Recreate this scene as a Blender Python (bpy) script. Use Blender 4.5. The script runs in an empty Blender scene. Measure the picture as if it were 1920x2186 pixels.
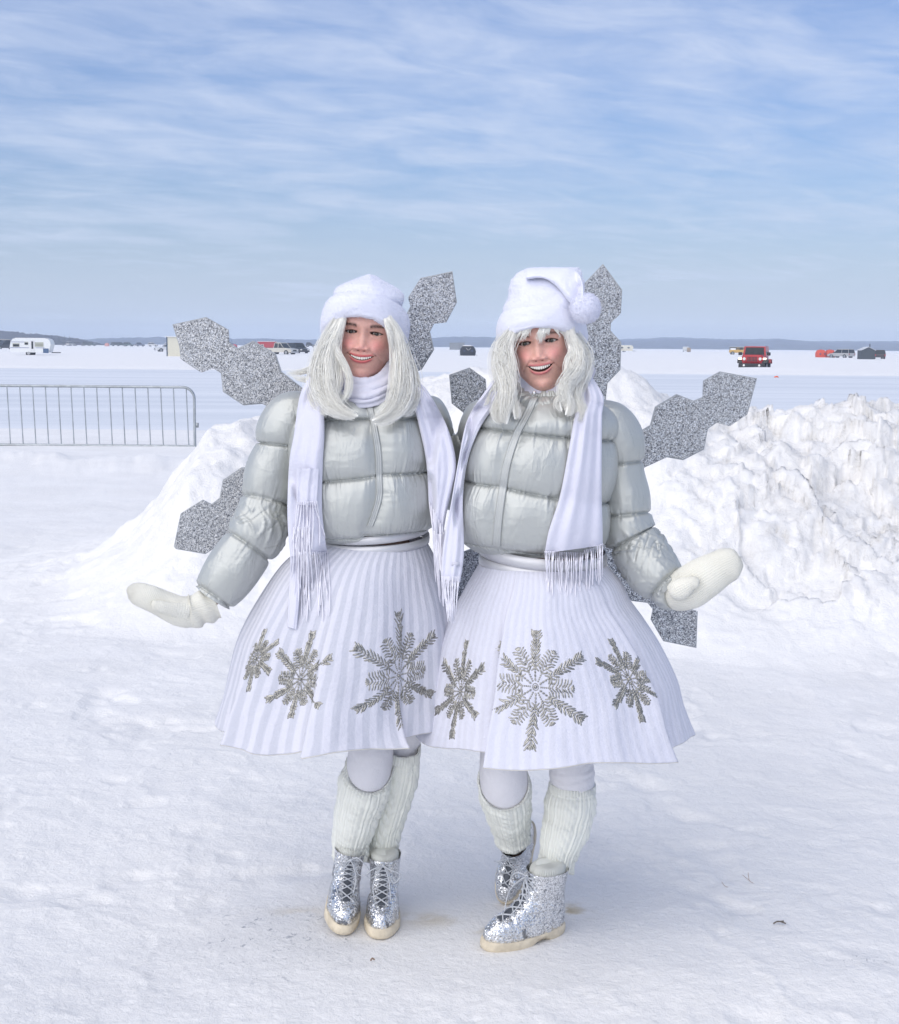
import bpy, math, random
import numpy as np
from mathutils import Vector, Matrix
from mathutils.bvhtree import BVHTree
random.seed(7); rng = np.random.default_rng(7)
sce = bpy.context.scene
col = sce.collection
# ------------------------------------------------------------------ camera
F_PX, HCAM = 2930.0, 1.55
PITCH, ROLL = math.radians(6.93), math.radians(0.5)
_R0 = np.array([1.0, 0, 0]); _U0 = np.array([0, math.sin(PITCH), math.cos(PITCH)])
FW = np.array([0, math.cos(PITCH), -math.sin(PITCH)])
RT = math.cos(ROLL) * _R0 + math.sin(ROLL) * _U0
UP = math.cos(ROLL) * _U0 - math.sin(ROLL) * _R0
cam_d = bpy.data.cameras.new('camera'); cam = bpy.data.objects.new('camera', cam_d); col.objects.link(cam)
cam_d.sensor_fit = 'VERTICAL'; cam_d.sensor_height = 36.0; cam_d.lens = F_PX / 2186 * 36.0
cam_d.clip_start = 0.05; cam_d.clip_end = 30000
cam.matrix_world = Matrix(((RT[0], UP[0], -FW[0], 0), (RT[1], UP[1], -FW[1], 0), (RT[2], UP[2], -FW[2], HCAM), (0, 0, 0, 1)))
sce.camera = cam
# ------------------------------------------------------------------ sky and sun
SUN_EL, SUN_AZ = math.radians(42), math.radians(215)      # azimuth clockwise from +Y: behind the camera, to the left
world = bpy.data.worlds.new('World'); sce.world = world; world.use_nodes = True
nt = world.node_tree; nt.nodes.clear(); N = nt.nodes.new; L = nt.links.new
out = N('ShaderNodeOutputWorld'); bg = N('ShaderNodeBackground'); L(bg.outputs[0], out.inputs[0])
bg.inputs[1].default_value = 0.096
sky = N('ShaderNodeTexSky'); sky.sky_type = 'NISHITA'; sky.sun_disc = False
sky.sun_elevation = SUN_EL; sky.sun_rotation = SUN_AZ; sky.altitude = 300; sky.air_density = 1.3; sky.dust_density = 1.2
def vmath(nt, op, a, b=None, s=None):
    n = nt.nodes.new('ShaderNodeVectorMath'); n.operation = op
    for i, q in enumerate((a, b)):
        if q is None: continue
        if hasattr(q, 'node'): nt.links.new(q, n.inputs[i])
        else: n.inputs[i].default_value = q
    if s is not None:
        if hasattr(s, 'node'): nt.links.new(s, n.inputs[3])
        else: n.inputs[3].default_value = s
    return n.outputs[0]
def fmath(nt, op, a, b=None, c=None, clamp=False):
    n = nt.nodes.new('ShaderNodeMath'); n.operation = op; n.use_clamp = clamp
    for i, q in enumerate((a, b, c)):
        if q is None: continue
        if hasattr(q, 'node'): nt.links.new(q, n.inputs[i])
        else: n.inputs[i].default_value = q
    return n.outputs[0]
def mixc(nt, f, a, b, mode='MIX'):
    n = nt.nodes.new('ShaderNodeMix'); n.data_type = 'RGBA'; n.blend_type = mode
    for i, q in ((0, f), (6, a), (7, b)):
        if hasattr(q, 'node'): nt.links.new(q, n.inputs[i])
        elif isinstance(q, (int, float)): n.inputs[i].default_value = q
        else: n.inputs[i].default_value = (*q[:3], 1)
    return n.outputs[2]
def noise(nt, vec, scale, detail=4, rough=.55, dist=0.0):
    n = nt.nodes.new('ShaderNodeTexNoise'); n.inputs['Scale'].default_value = scale
    n.inputs['Detail'].default_value = detail; n.inputs['Roughness'].default_value = rough; n.inputs['Distortion'].default_value = dist
    if vec is not None: nt.links.new(vec, n.inputs['Vector'])
    return n
def maprange(nt, v, a, b, c=0.0, d=1.0, smooth=True):
    n = nt.nodes.new('ShaderNodeMapRange'); n.interpolation_type = 'SMOOTHSTEP' if smooth else 'LINEAR'
    nt.links.new(v, n.inputs[0])
    for i, q in enumerate((a, b, c, d)): n.inputs[i + 1].default_value = q
    return n.outputs[0]
tc = N('ShaderNodeTexCoord'); sep = N('ShaderNodeSeparateXYZ'); L(tc.outputs['Generated'], sep.inputs[0])
zc = fmath(nt, 'ADD', fmath(nt, 'MAXIMUM', sep.outputs[2], 0.0), 0.10)
cx = fmath(nt, 'DIVIDE', sep.outputs[0], zc); cy = fmath(nt, 'DIVIDE', sep.outputs[1], zc)
cmb = N('ShaderNodeCombineXYZ'); L(fmath(nt, 'MULTIPLY', cx, .62), cmb.inputs[0]); L(fmath(nt, 'ADD', fmath(nt, 'MULTIPLY', cy, .8), fmath(nt, 'MULTIPLY', cx, -.25)), cmb.inputs[1])
n1 = noise(nt, cmb.outputs[0], 1.15, 7, .6, .25); n2 = noise(nt, cmb.outputs[0], 5.0, 6, .62, .5)
cl = fmath(nt, 'ADD', fmath(nt, 'MULTIPLY', n1.outputs[0], .64), fmath(nt, 'MULTIPLY', n2.outputs[0], .36))
cover = maprange(nt, cl, .24, .70)
low = maprange(nt, sep.outputs[2], .0, .16, 1.0, 0.0)       # the bank of thin cloud along the horizon
cover = fmath(nt, 'MAXIMUM', cover, fmath(nt, 'MULTIPLY', low, .85))
blue = mixc(nt, 1.0, sky.outputs[0], (0.64, 0.82, 1.27), 'MULTIPLY')
thick = maprange(nt, n2.outputs[0], .3, .7)
cloudcol = mixc(nt, thick, (5.8, 6.9, 9.3), (7.0, 7.9, 9.9))
cloudcol = mixc(nt, maprange(nt, sep.outputs[2], -.02, .2), (6.1, 7.1, 8.9), cloudcol)
skyc = mixc(nt, fmath(nt, 'MULTIPLY', cover, .86), blue, cloudcol)
L(skyc, bg.inputs[0])
sun_d = bpy.data.lights.new('sun', 'SUN'); sun = bpy.data.objects.new('sun', sun_d); col.objects.link(sun)
sun_d.energy = 2.75; sun_d.angle = math.radians(85); sun_d.color = (1.0, .92, .79)
sd = Vector((math.sin(SUN_AZ) * math.cos(SUN_EL), math.cos(SUN_AZ) * math.cos(SUN_EL), math.sin(SUN_EL)))
sun.rotation_euler = sd.to_track_quat('Z', 'Y').to_euler()
sce.view_settings.view_transform = 'Standard'; sce.view_settings.look = 'None'
sce.view_settings.exposure = -0.03; sce.view_settings.gamma = 1.0; sce.view_settings.use_curve_mapping = False
sce.cycles.max_bounces = 6; sce.cycles.volume_bounces = 2; sce.cycles.sample_clamp_indirect = 4.0
# ------------------------------------------------------------------ helpers: space
def W(px, py, Y):
    d = FW + (px - 960) / F_PX * RT - (py - 1093) / F_PX * UP
    return np.array([0, 0, HCAM]) + d * (Y / d[1])
def ray(px, py):
    d = FW + (px - 960) / F_PX * RT - (py - 1093) / F_PX * UP
    return Vector((0, 0, HCAM)), Vector(d).normalized()
def pix(p):
    v = np.asarray(p, float) - np.array([0, 0, HCAM]); dep = v @ FW
    return 960 + F_PX * (v @ RT) / dep, 1093 - F_PX * (v @ UP) / dep
def sc(Y): return Y / (F_PX * .985)
def XG(px, Y): return (px - 960) / F_PX * Y * 1.0
def hor(px): return 737 + (px - 960) * math.tan(ROLL)
def gY(px, py, z=0.0): return (HCAM - z) * F_PX / max(py - hor(px), .1)
# ------------------------------------------------------------------ helpers: noise
def _h(ix, iy, s):
    n = (ix.astype(np.int64) * 374761393 + iy.astype(np.int64) * 668265263 + s * 974634777) & 0x7fffffff
    n = ((n ^ (n >> 13)) * 1274126177) & 0x7fffffff
    return ((n ^ (n >> 16)) & 0xffff) / 65535.0
def vn(x, y, s=0):
    x = np.asarray(x, float); y = np.asarray(y, float)
    ix = np.floor(x); iy = np.floor(y); fx = x - ix; fy = y - iy
    fx = fx * fx * fx * (fx * (fx * 6 - 15) + 10); fy = fy * fy * fy * (fy * (fy * 6 - 15) + 10)
    a = _h(ix, iy, s); b = _h(ix + 1, iy, s); c = _h(ix, iy + 1, s); d = _h(ix + 1, iy + 1, s)
    return (a + (b - a) * fx) * (1 - fy) + (c + (d - c) * fx) * fy - .5
def fbm(x, y, o=4, s=0, g=.5):
    r = 0; a = 1.0; t = 0
    for i in range(o):
        r = r + a * vn(x * 2 ** i + 17.3 * i, y * 2 ** i - 9.1 * i, s + i); t += a; a *= g
    return r / t * 2
def chunks(x, y, s):
    ix = np.floor(x); iy = np.floor(y); best = np.full(x.shape, 9.0); h = np.zeros(x.shape)
    for dx in (-1, 0, 1):
        for dy in (-1, 0, 1):
            cx_ = ix + dx; cy_ = iy + dy; px = cx_ + _h(cx_, cy_, s); py = cy_ + _h(cx_, cy_, s + 1); d = (x - px) ** 2 + (y - py) ** 2
            v = _h(cx_, cy_, s + 2) - .5 + (_h(cx_, cy_, s + 3) - .5) * (x - px) * 2.2 + (_h(cx_, cy_, s + 4) - .5) * (y - py) * 2.2
            m = d < best; best = np.where(m, d, best); h = np.where(m, v, h)
    return h
def sstep(a, b, x): 
    t = np.clip((np.asarray(x, float) - a) / (b - a), 0, 1); return t * t * (3 - 2 * t)
def gau(x, s): return np.exp(-(x / s) ** 2)
# ------------------------------------------------------------------ helpers: meshes
class Geo:
    def __init__(s): s.v = []; s.f = []; s.n = 0; s.uv = []; s.c = []
    def add(s, V, Fc, uv=None, c=None):
        V = np.asarray(V, float).reshape(-1, 3)
        s.v.append(V); s.f.append((np.asarray(Fc, dtype=np.int64) + s.n)); s.n += len(V)
        s.uv.append(np.zeros((len(V), 2)) if uv is None else np.asarray(uv, float).reshape(-1, 2))
        s.c.append(np.ones((len(V), 3)) if c is None else np.asarray(c, float).reshape(-1, 3)); return s
    def xf(s, M):
        M = np.array(M)
        s.v = [v @ M[:3, :3].T + M[:3, 3] for v in s.v]; return s
    def merge(s, g):
        for v, f, u, c in zip(g.v, g.f, g.uv, g.c):
            pass
        off = s.n
        for v, u, c in zip(g.v, g.uv, g.c): s.v.append(v); s.uv.append(u); s.c.append(c)
        for f in g.f: s.f.append(f + off)
        s.n += g.n; return s
    def verts(s): return np.concatenate(s.v)
    def build(s, name, mat, parent=None, smooth=True, keepcol=False):
        V = s.verts(); me = bpy.data.meshes.new(name)
        me.vertices.add(len(V)); me.vertices.foreach_set('co', V.ravel())
        li = []; tot = []
        for f in s.f:
            if f.size == 0: continue
            li.append(f.ravel()); tot.append(np.full(len(f), f.shape[1], dtype=np.int32))
        li = np.concatenate(li).astype(np.int32); tot = np.concatenate(tot)
        st = np.concatenate([[0], np.cumsum(tot)[:-1]]).astype(np.int32)
        me.loops.add(len(li)); me.loops.foreach_set('vertex_index', li)
        me.polygons.add(len(tot)); me.polygons.foreach_set('loop_start', st); me.polygons.foreach_set('loop_total', tot)
        me.update(calc_edges=True)
        me.polygons.foreach_set('use_smooth', np.full(len(tot), smooth))
        uvl = me.uv_layers.new(name='UVMap'); uvl.data.foreach_set('uv', np.concatenate(s.uv)[li].ravel())
        if keepcol:
            a = me.color_attributes.new('Col', 'FLOAT_COLOR', 'POINT'); C = np.concatenate(s.c)
            a.data.foreach_set('color', np.concatenate([C, np.ones((len(C), 1))], 1).ravel())
        me.validate(); me.materials.append(mat)
        o = bpy.data.objects.new(name, me); col.objects.link(o)
        if parent is not None: o.parent = parent
        if parent is not None and parent.get('_off') is not None: pass
        return o
    def bvh(s):
        polys = []
        for f in s.f: polys += f.tolist()
        return BVHTree.FromPolygons([Vector(v) for v in s.verts()], polys)
def gridfaces(nv, nu, closed):
    i = np.arange(nv - 1)[:, None]; j = np.arange(nu if closed else nu - 1)[None, :]; j2 = (j + 1) % nu
    return np.stack([i * nu + j, i * nu + j2, (i + 1) * nu + j2, (i + 1) * nu + j], -1).reshape(-1, 4)
def loft(P, closed=True, cap0=False, cap1=False, uv=None, c=None, flip=False):
    """P [nv,nu,3] rings"""
    g = Geo(); nv, nu = P.shape[:2]; F_ = gridfaces(nv, nu, closed)
    if flip: F_ = F_[:, ::-1]
    g.add(P, F_, uv, c)
    for cap, r in ((cap0, 0), (cap1, nv - 1)):
        if cap:
            cen = P[r].mean(0); base = np.concatenate([P[r], [cen]])
            j = np.arange(nu); t = np.stack([j, (j + 1) % nu, np.full(nu, nu)], -1)
            if r == 0: t = t[:, ::-1]
            if flip: t = t[:, ::-1]
            g.add(base, t, None if uv is None else np.concatenate([np.asarray(uv).reshape(nv, nu, 2)[r], [[0, 0]]]), None if c is None else np.concatenate([np.asarray(c).reshape(nv, nu, 3)[r], [np.asarray(c).reshape(nv, nu, 3)[r][0]]]))
    return g
def resamp(pts, n, smooth=True):
    pts = np.asarray(pts, float); m = len(pts)
    if m == 2 or not smooth:
        t = np.linspace(0, m - 1, n); return np.stack([np.interp(t, np.arange(m), pts[:, k]) for k in range(pts.shape[1])], 1)
    t = np.linspace(0, m - 1 - 1e-9, n); i = t.astype(int); f = (t - i)[:, None]
    g = lambda k: pts[np.clip(k, 0, m - 1)]
    p0, p1, p2, p3 = g(i - 1), g(i), g(i + 1), g(i + 2)
    return .5 * ((2 * p1) + (-p0 + p2) * f + (2 * p0 - 5 * p1 + 4 * p2 - p3) * f ** 2 + (-p0 + 3 * p1 - 3 * p2 + p3) * f ** 3)
def frames(P, ref=(0, -1, 0)):
    T = np.gradient(P, axis=0); T /= np.linalg.norm(T, axis=1)[:, None] + 1e-12
    A = np.zeros_like(P); a = np.asarray(ref, float)
    for i in range(len(P)):
        a = a - T[i] * (a @ T[i]); a = a / (np.linalg.norm(a) + 1e-12); A[i] = a
    B = np.cross(T, A); return T, A, B
def tube(pts, rad, n=12, ns=None, ref=(0, -1, 0), flat=1.0, disp=None, cap=True, smooth=True, uvs=1.0, rflat=None):
    """pts [m,3], rad [m]; flat scales radius along ref axis. disp(s[0..1], ang)->radius factor array"""
    pts = np.asarray(pts, float); rad = np.broadcast_to(np.asarray(rad, float), (len(pts),))
    if ns: Q = resamp(np.column_stack([pts, rad]), ns, smooth); P = Q[:, :3]; R = np.maximum(Q[:, 3], 1e-4)
    else: P = pts; R = rad
    T, A, B = frames(P, ref); ang = np.linspace(0, 2 * np.pi, n, endpoint=False)
    s = np.linspace(0, 1, len(P)); S, G_ = np.meshgrid(s, ang, indexing='ij')
    rr = R[:, None] * np.ones_like(G_)
    if disp is not None: rr = rr + disp(S, G_)
    ca = (np.cos(G_) * rr)[..., None] * flat; sa = (np.sin(G_) * rr)[..., None]
    V = P[:, None, :] + ca * A[:, None, :] + sa * B[:, None, :]
    return loft(V, True, cap, cap, uv=np.stack([G_ / (2 * np.pi), S * uvs], -1), flip=False)
def box(c, s, R=None):
    v = np.array([[x, y, z] for x in (-.5, .5) for y in (-.5, .5) for z in (-.5, .5)]) * np.asarray(s)
    if R is not None: v = v @ np.asarray(R).T
    v = v + np.asarray(c)
    f = [[0, 1, 3, 2], [4, 6, 7, 5], [0, 4, 5, 1], [2, 3, 7, 6], [0, 2, 6, 4], [1, 5, 7, 3]]
    g = Geo(); g.add(v, f); return g
def sphere(c, r, n=24, m=16, disp=None):
    th = np.linspace(0.02, np.pi - .02, m); ph = np.linspace(0, 2 * np.pi, n, endpoint=False)
    T, P_ = np.meshgrid(th, ph, indexing='ij'); r = np.broadcast_to(np.asarray(r, float), (3,))
    d = np.stack([np.sin(T) * np.cos(P_), np.sin(T) * np.sin(P_), np.cos(T)], -1)
    k = 1 if disp is None else (1 + disp(T, P_))[..., None]
    return loft(np.asarray(c) + d * r * k, True, True, True, flip=True)
def prism(poly, a, b, axis=0):
    """extrude 2D polygon along axis between a and b (fan caps via ngon)"""
    poly = np.asarray(poly, float); n = len(poly)
    def mk(t):
        o = np.zeros((n, 3)); k = [i for i in range(3) if i != axis]; o[:, k[0]] = poly[:, 0]; o[:, k[1]] = poly[:, 1]; o[:, axis] = t; return o
    g = Geo(); V = np.concatenate([mk(a), mk(b)]); j = np.arange(n)
    g.add(V, np.stack([j, (j + 1) % n, (j + 1) % n + n, j + n], -1))
    g.f.append(np.array([np.arange(n)[::-1]])); g.f.append(np.array([np.arange(n) + n]))
    return g
def fuzz(g, n, length, w=.0004, jit=.5, seed=1, cond=None):
    """short fibres standing on the quads of g"""
    V = g.verts(); Fq = np.concatenate([f for f in g.f if f.ndim == 2 and f.shape[1] == 4])
    r = np.random.default_rng(seed); a, b, c, d = (V[Fq[:, k]] for k in range(4))
    nn = np.cross(c - a, d - b); ar = np.linalg.norm(nn, axis=1); nn /= ar[:, None] + 1e-12
    cen = V.mean(0)
    if np.mean(np.sum(nn * ((a + c) / 2 - cen), 1)) < 0: nn = -nn
    if cond is not None: ar = ar * cond((a + c) / 2)
    k = r.choice(len(Fq), n, p=ar / ar.sum()); u = r.random((n, 1)); v = r.random((n, 1))
    p = (a[k] * (1 - u) + b[k] * u) * (1 - v) + (d[k] * (1 - u) + c[k] * u) * v
    dr = nn[k] + r.normal(0, jit, (n, 3)); dr /= np.linalg.norm(dr, axis=1)[:, None]
    sd_ = np.cross(dr, r.normal(0, 1, (n, 3))); sd_ /= np.linalg.norm(sd_, axis=1)[:, None]
    ln = length * (.5 + r.random((n, 1)))
    Q = np.stack([p - sd_ * w, p + sd_ * w, p + dr * ln], 1).reshape(-1, 3)
    o = Geo(); o.add(Q, np.arange(3 * n).reshape(-1, 3)); return o
def empty(name, loc, label, cat, group=None, rz=0.0):
    o = bpy.data.objects.new(name, None); col.objects.link(o); o.location = loc; o.rotation_euler = (0, 0, rz)
    o['label'] = label; o['category'] = cat
    if group: o['group'] = group
    return o
def tag(o, label, cat, group=None):
    o['label'] = label; o['category'] = cat
    if group: o['group'] = group
    return o
def struct(o, kind='structure'): o['kind'] = kind; return o
def settle(root):
    """keep children where they were modelled in world space"""
    M = Matrix.Translation(root.location)
    for ch in root.children:
        ch.matrix_parent_inverse = M.inverted()
# ------------------------------------------------------------------ materials
def mat(name, base=(.8, .8, .8), rough=.6, metal=0.0, spec=.5, sheen=0.0, bump=None, var=None, sub=0.0, emit=None, coat=0.0):
    m = bpy.data.materials.new(name); m.use_nodes = True; nt = m.node_tree; b = nt.nodes['Principled BSDF']
    b.inputs['Base Color'].default_value = (*base, 1); b.inputs['Roughness'].default_value = rough
    b.inputs['Metallic'].default_value = metal; b.inputs['Specular IOR Level'].default_value = spec
    b.inputs['Sheen Weight'].default_value = sheen; b.inputs['Coat Weight'].default_value = coat
    if sub: b.inputs['Subsurface Weight'].default_value = sub; b.inputs['Subsurface Radius'].default_value = (.01, .004, .002); b.inputs['Subsurface Scale'].default_value = 1.0
    if emit: b.inputs['Emission Color'].default_value = (*emit[0], 1); b.inputs['Emission Strength'].default_value = emit[1]
    tcn = nt.nodes.new('ShaderNodeTexCoord')
    if var:   # (scale, amount)
        n = noise(nt, tcn.outputs['Object'], var[0], 5, .6)
        c2 = tuple(max(0, x * (1 - var[1])) for x in base); c1 = tuple(min(1, x * (1 + var[1] * .5)) for x in base)
        nt.links.new(mixc(nt, maprange(nt, n.outputs[0], .3, .7), c2, c1), b.inputs['Base Color'])
    if bump:  # list of (scale, dist)
        h = None
        for s_, d_ in bump:
            n = noise(nt, tcn.outputs['Object'], s_, 4, .6); t = fmath(nt, 'MULTIPLY', n.outputs[0], d_)
            h = t if h is None else fmath(nt, 'ADD', h, t)
        bn = nt.nodes.new('ShaderNodeBump'); bn.inputs['Strength'].default_value = 1.0; bn.inputs['Distance'].default_value = 1.0
        nt.links.new(h, bn.inputs['Height']); nt.links.new(bn.outputs[0], b.inputs['Normal'])
    return m
def cells(name, scale, cols, rough, metal, jit, warp=.0, patch=None):
    """small random facets: glitter fibre or sequins"""
    m = bpy.data.materials.new(name); m.use_nodes = True; nt = m.node_tree; b = nt.nodes['Principled BSDF']
    t = nt.nodes.new('ShaderNodeTexCoord'); vec = t.outputs['Object']
    if warp:
        n = noise(nt, vec, scale * .9, 2, .5); vec = vmath(nt, 'ADD', vec, vmath(nt, 'SCALE', vmath(nt, 'SUBTRACT', n.outputs['Color'], (.5, .5, .5)), None, warp))
    vo = nt.nodes.new('ShaderNodeTexVoronoi'); vo.inputs['Scale'].default_value = scale; nt.links.new(vec, vo.inputs['Vector'])
    sp = nt.nodes.new('ShaderNodeSeparateColor'); nt.links.new(vo.outputs['Color'], sp.inputs[0])
    r = nt.nodes.new('ShaderNodeValToRGB'); r.color_ramp.interpolation = 'LINEAR'
    while len(r.color_ramp.elements) < len(cols): r.color_ramp.elements.new(.5)
    for e, (p, v) in zip(r.color_ramp.elements, cols): e.position = p; e.color = (v[0], v[1], v[2], 1)
    nt.links.new(sp.outputs[0], r.inputs[0]); c = r.outputs[0]
    if patch:
        n = noise(nt, t.outputs['Object'], patch[0], 3, .6); c = mixc(nt, maprange(nt, n.outputs[0], patch[1], patch[1] + .08), c, patch[2])
    nt.links.new(c, b.inputs['Base Color'])
    b.inputs['Roughness'].default_value = rough; b.inputs['Metallic'].default_value = metal
    ge = nt.nodes.new('ShaderNodeNewGeometry')
    nrm = vmath(nt, 'NORMALIZE', vmath(nt, 'ADD', ge.outputs['Normal'], vmath(nt, 'SCALE', vmath(nt, 'SUBTRACT', vo.outputs['Color'], (.5, .5, .5)), None, jit)))
    nt.links.new(nrm, b.inputs['Normal'])
    return m
def knit(name, base, nu, nvv, depth=.002, cable=False):
    m = bpy.data.materials.new(name); m.use_nodes = True; nt = m.node_tree; b = nt.nodes['Principled BSDF']
    uv = nt.nodes.new('ShaderNodeUVMap'); sp = nt.nodes.new('ShaderNodeSeparateXYZ'); nt.links.new(uv.outputs[0], sp.inputs[0])
    w = lambda s_, k: fmath(nt, 'SINE', fmath(nt, 'MULTIPLY', s_, k * 2 * math.pi))
    a = fmath(nt, 'ABSOLUTE', w(sp.outputs[0], nu / 2)); c = fmath(nt, 'ABSOLUTE', w(fmath(nt, 'ADD', sp.outputs[1], fmath(nt, 'MULTIPLY', a, .004)), nvv / 2))
    t = nt.nodes.new('ShaderNodeTexCoord'); n = noise(nt, t.outputs['Object'], 300, 3)
    h = fmath(nt, 'ADD', fmath(nt, 'MULTIPLY', fmath(nt, 'MULTIPLY', a, c), depth), fmath(nt, 'MULTIPLY', n.outputs[0], .0004))
    bn = nt.nodes.new('ShaderNodeBump'); bn.inputs['Distance'].default_value = 1.0; nt.links.new(h, bn.inputs['Height']); nt.links.new(bn.outputs[0], b.inputs['Normal'])
    n2 = noise(nt, t.outputs['Object'], 14, 4)
    nt.links.new(mixc(nt, n2.outputs[0], tuple(x * .9 for x in base), base), b.inputs['Base Color'])
    b.inputs['Roughness'].default_value = .9; b.inputs['Sheen Weight'].default_value = .3; b.inputs['Specular IOR Level'].default_value = .15
    return m
def skirtmat(name, count, c1, c2, soft):
    m = bpy.data.materials.new(name); m.use_nodes = True; nt = m.node_tree; b = nt.nodes['Principled BSDF']
    uv = nt.nodes.new('ShaderNodeUVMap'); sp = nt.nodes.new('ShaderNodeSeparateXYZ'); nt.links.new(uv.outputs[0], sp.inputs[0])
    t = nt.nodes.new('ShaderNodeTexCoord'); nz = noise(nt, t.outputs['Object'], 7, 3)
    u = fmath(nt, 'ADD', fmath(nt, 'MULTIPLY', sp.outputs[0], count), fmath(nt, 'MULTIPLY', nz.outputs[0], .5))
    s_ = fmath(nt, 'SINE', fmath(nt, 'MULTIPLY', u, 2 * math.pi)); k = maprange(nt, s_, -soft, soft)
    n3 = noise(nt, t.outputs['Object'], 420, 3)
    c = mixc(nt, k, c1, c2); c = mixc(nt, maprange(nt, n3.outputs[0], .3, .7, 0, .12), c, tuple(x * .8 for x in c1))
    nt.links.new(c, b.inputs['Base Color']); b.inputs['Roughness'].default_value = .8; b.inputs['Sheen Weight'].default_value = .15; b.inputs['Specular IOR Level'].default_value = .2
    n4 = noise(nt, t.outputs['Object'], 30, 4, .6)
    h = fmath(nt, 'ADD', fmath(nt, 'MULTIPLY', k, .0006), fmath(nt, 'ADD', fmath(nt, 'MULTIPLY', n3.outputs[0], .0006), fmath(nt, 'MULTIPLY', n4.outputs[0], .004)))
    bn = nt.nodes.new('ShaderNodeBump'); bn.inputs['Distance'].default_value = 1.0; nt.links.new(h, bn.inputs['Height']); nt.links.new(bn.outputs[0], b.inputs['Normal'])
    return m
M = {}
M['jacket'] = mat('silver_satin', (.49, .505, .485), .43, .42, .45, bump=[(38, .0012), (520, .00015)], sheen=.15)
M['zip'] = mat('zip_tape', (.46, .475, .465), .45, .35)
M['zipmetal'] = mat('zip_metal', (.75, .75, .74), .25, 1.0)
M['belt'] = mat('silver_ribbon', (.60, .60, .62), .42, .35, bump=[(300, .0003)])
M['scarf'] = mat('white_wool', (.68, .68, .78), .9, 0, .15, sheen=.4, bump=[(700, .0008), (60, .002)])
M['fringe'] = mat('fringe_yarn', (.80, .79, .86), .9, 0, .15, sheen=.3)
M['fleece'] = mat('white_fleece', (.80, .81, .92), .95, 0, .1, sheen=.6, bump=[(160, .0012), (700, .0012)])
M['hair'] = mat('platinum_hair', (1.0, .99, .93), .40, 0, .5, sheen=.5)
M['skirtL'] = skirtmat('striped_cloth', 56, (.55, .56, .63), (.66, .66, .73), .55)
M['skirtR'] = skirtmat('plain_cloth', 90, (.66, .665, .75), (.62, .625, .70), .9)
M['hem'] = mat('hem_trim', (.62, .60, .56), .8)
M['legging'] = mat('legging_cloth', (.74, .73, .76), .7, 0, .3, bump=[(25, .004), (600, .0003)])
M['warmer'] = knit('cream_knit', (.93, .94, .86), 46, 60, .0009)
M['mitten'] = knit('mitten_knit', (.90, .88, .78), 50, 60, .0011)
M['boot'] = cells('silver_sequins', 400, [(0, (.30, .31, .33)), (.28, (.60, .61, .63)), (.6, (.88, .89, .91)), (1, (1, 1, 1))], .20, .9, .75, .001, (30, .60, (.24, .25, .27)))
M['sole'] = mat('crepe_sole', (.72, .63, .48), .75, var=(30, .18), bump=[(120, .002)])
M['lace'] = mat('boot_lace', (.55, .57, .60), .5, .2)
M['eyelet'] = mat('boot_tongue', (.10, .11, .13), .5, .5)
M['glitter'] = cells('glitter_fibre', 480, [(0, (.05, .055, .07)), (.30, (.20, .21, .23)), (.6, (.50, .51, .52)), (1, (1, 1, 1))], .38, .55, .8, .006)
M['board'] = mat('board_edge', (.42, .44, .46), .6)
M['bead'] = mat('silver_bead', (.38, .37, .34), .25, .8, var=(120, .4))
M['pearl'] = mat('pearl_bead', (.85, .84, .80), .15, .5)
M['tooth'] = mat('tooth', (.92, .89, .82), .25)
M['mouth'] = mat('mouth_inside', (.09, .02, .02), .5)
def attrmat(name, rough=.5, sub=.0, spec=.4, bump=None):
    m = mat(name, (.5, .5, .5), rough, 0, spec, sub=sub, bump=bump); nt = m.node_tree; a = nt.nodes.new('ShaderNodeAttribute'); a.attribute_name = 'Col'
    nt.links.new(a.outputs['Color'], nt.nodes['Principled BSDF'].inputs['Base Color']); return m
M['skin'] = attrmat('skin', .48, .12, .35, bump=[(500, .0003)])
M['eye'] = attrmat('eyeball', .08, 0, .6)
M['galv'] = mat('galvanised_steel', (.40, .43, .45), .45, .7, bump=[(20, .002)], var=(9, .2))
def crease(m, amt):
    nt = m.node_tree; b = nt.nodes['Principled BSDF']; t = nt.nodes.new('ShaderNodeTexCoord'); h = None
    for scl, k, q in (((24, 24, 7), 1.0, 5), ((9, 9, 22), .8, 4), ((60, 60, 26), .35, 4)):
        mp = nt.nodes.new('ShaderNodeMapping'); mp.inputs['Scale'].default_value = scl; nt.links.new(t.outputs['Object'], mp.inputs[0]); n = noise(nt, mp.outputs[0], 1.0, 2, .5, .6)
        r = fmath(nt, 'MULTIPLY', fmath(nt, 'POWER', fmath(nt, 'SUBTRACT', 1.0, fmath(nt, 'MULTIPLY', fmath(nt, 'ABSOLUTE', fmath(nt, 'SUBTRACT', n.outputs[0], .5)), q), clamp=True), 2.0), k * amt); h = r if h is None else fmath(nt, 'ADD', h, r)
    n = noise(nt, t.outputs['Object'], 520, 3); h = fmath(nt, 'ADD', h, fmath(nt, 'MULTIPLY', n.outputs[0], .00015))
    msk = noise(nt, t.outputs['Object'], 11, 2); h = fmath(nt, 'MULTIPLY', h, maprange(nt, msk.outputs[0], .38, .62, .1, 1.0))
    bn = nt.nodes.new('ShaderNodeBump'); bn.inputs['Distance'].default_value = 1.0; nt.links.new(h, bn.inputs['Height']); nt.links.new(bn.outputs[0], b.inputs['Normal'])
crease(M['jacket'], .0009)
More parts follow.
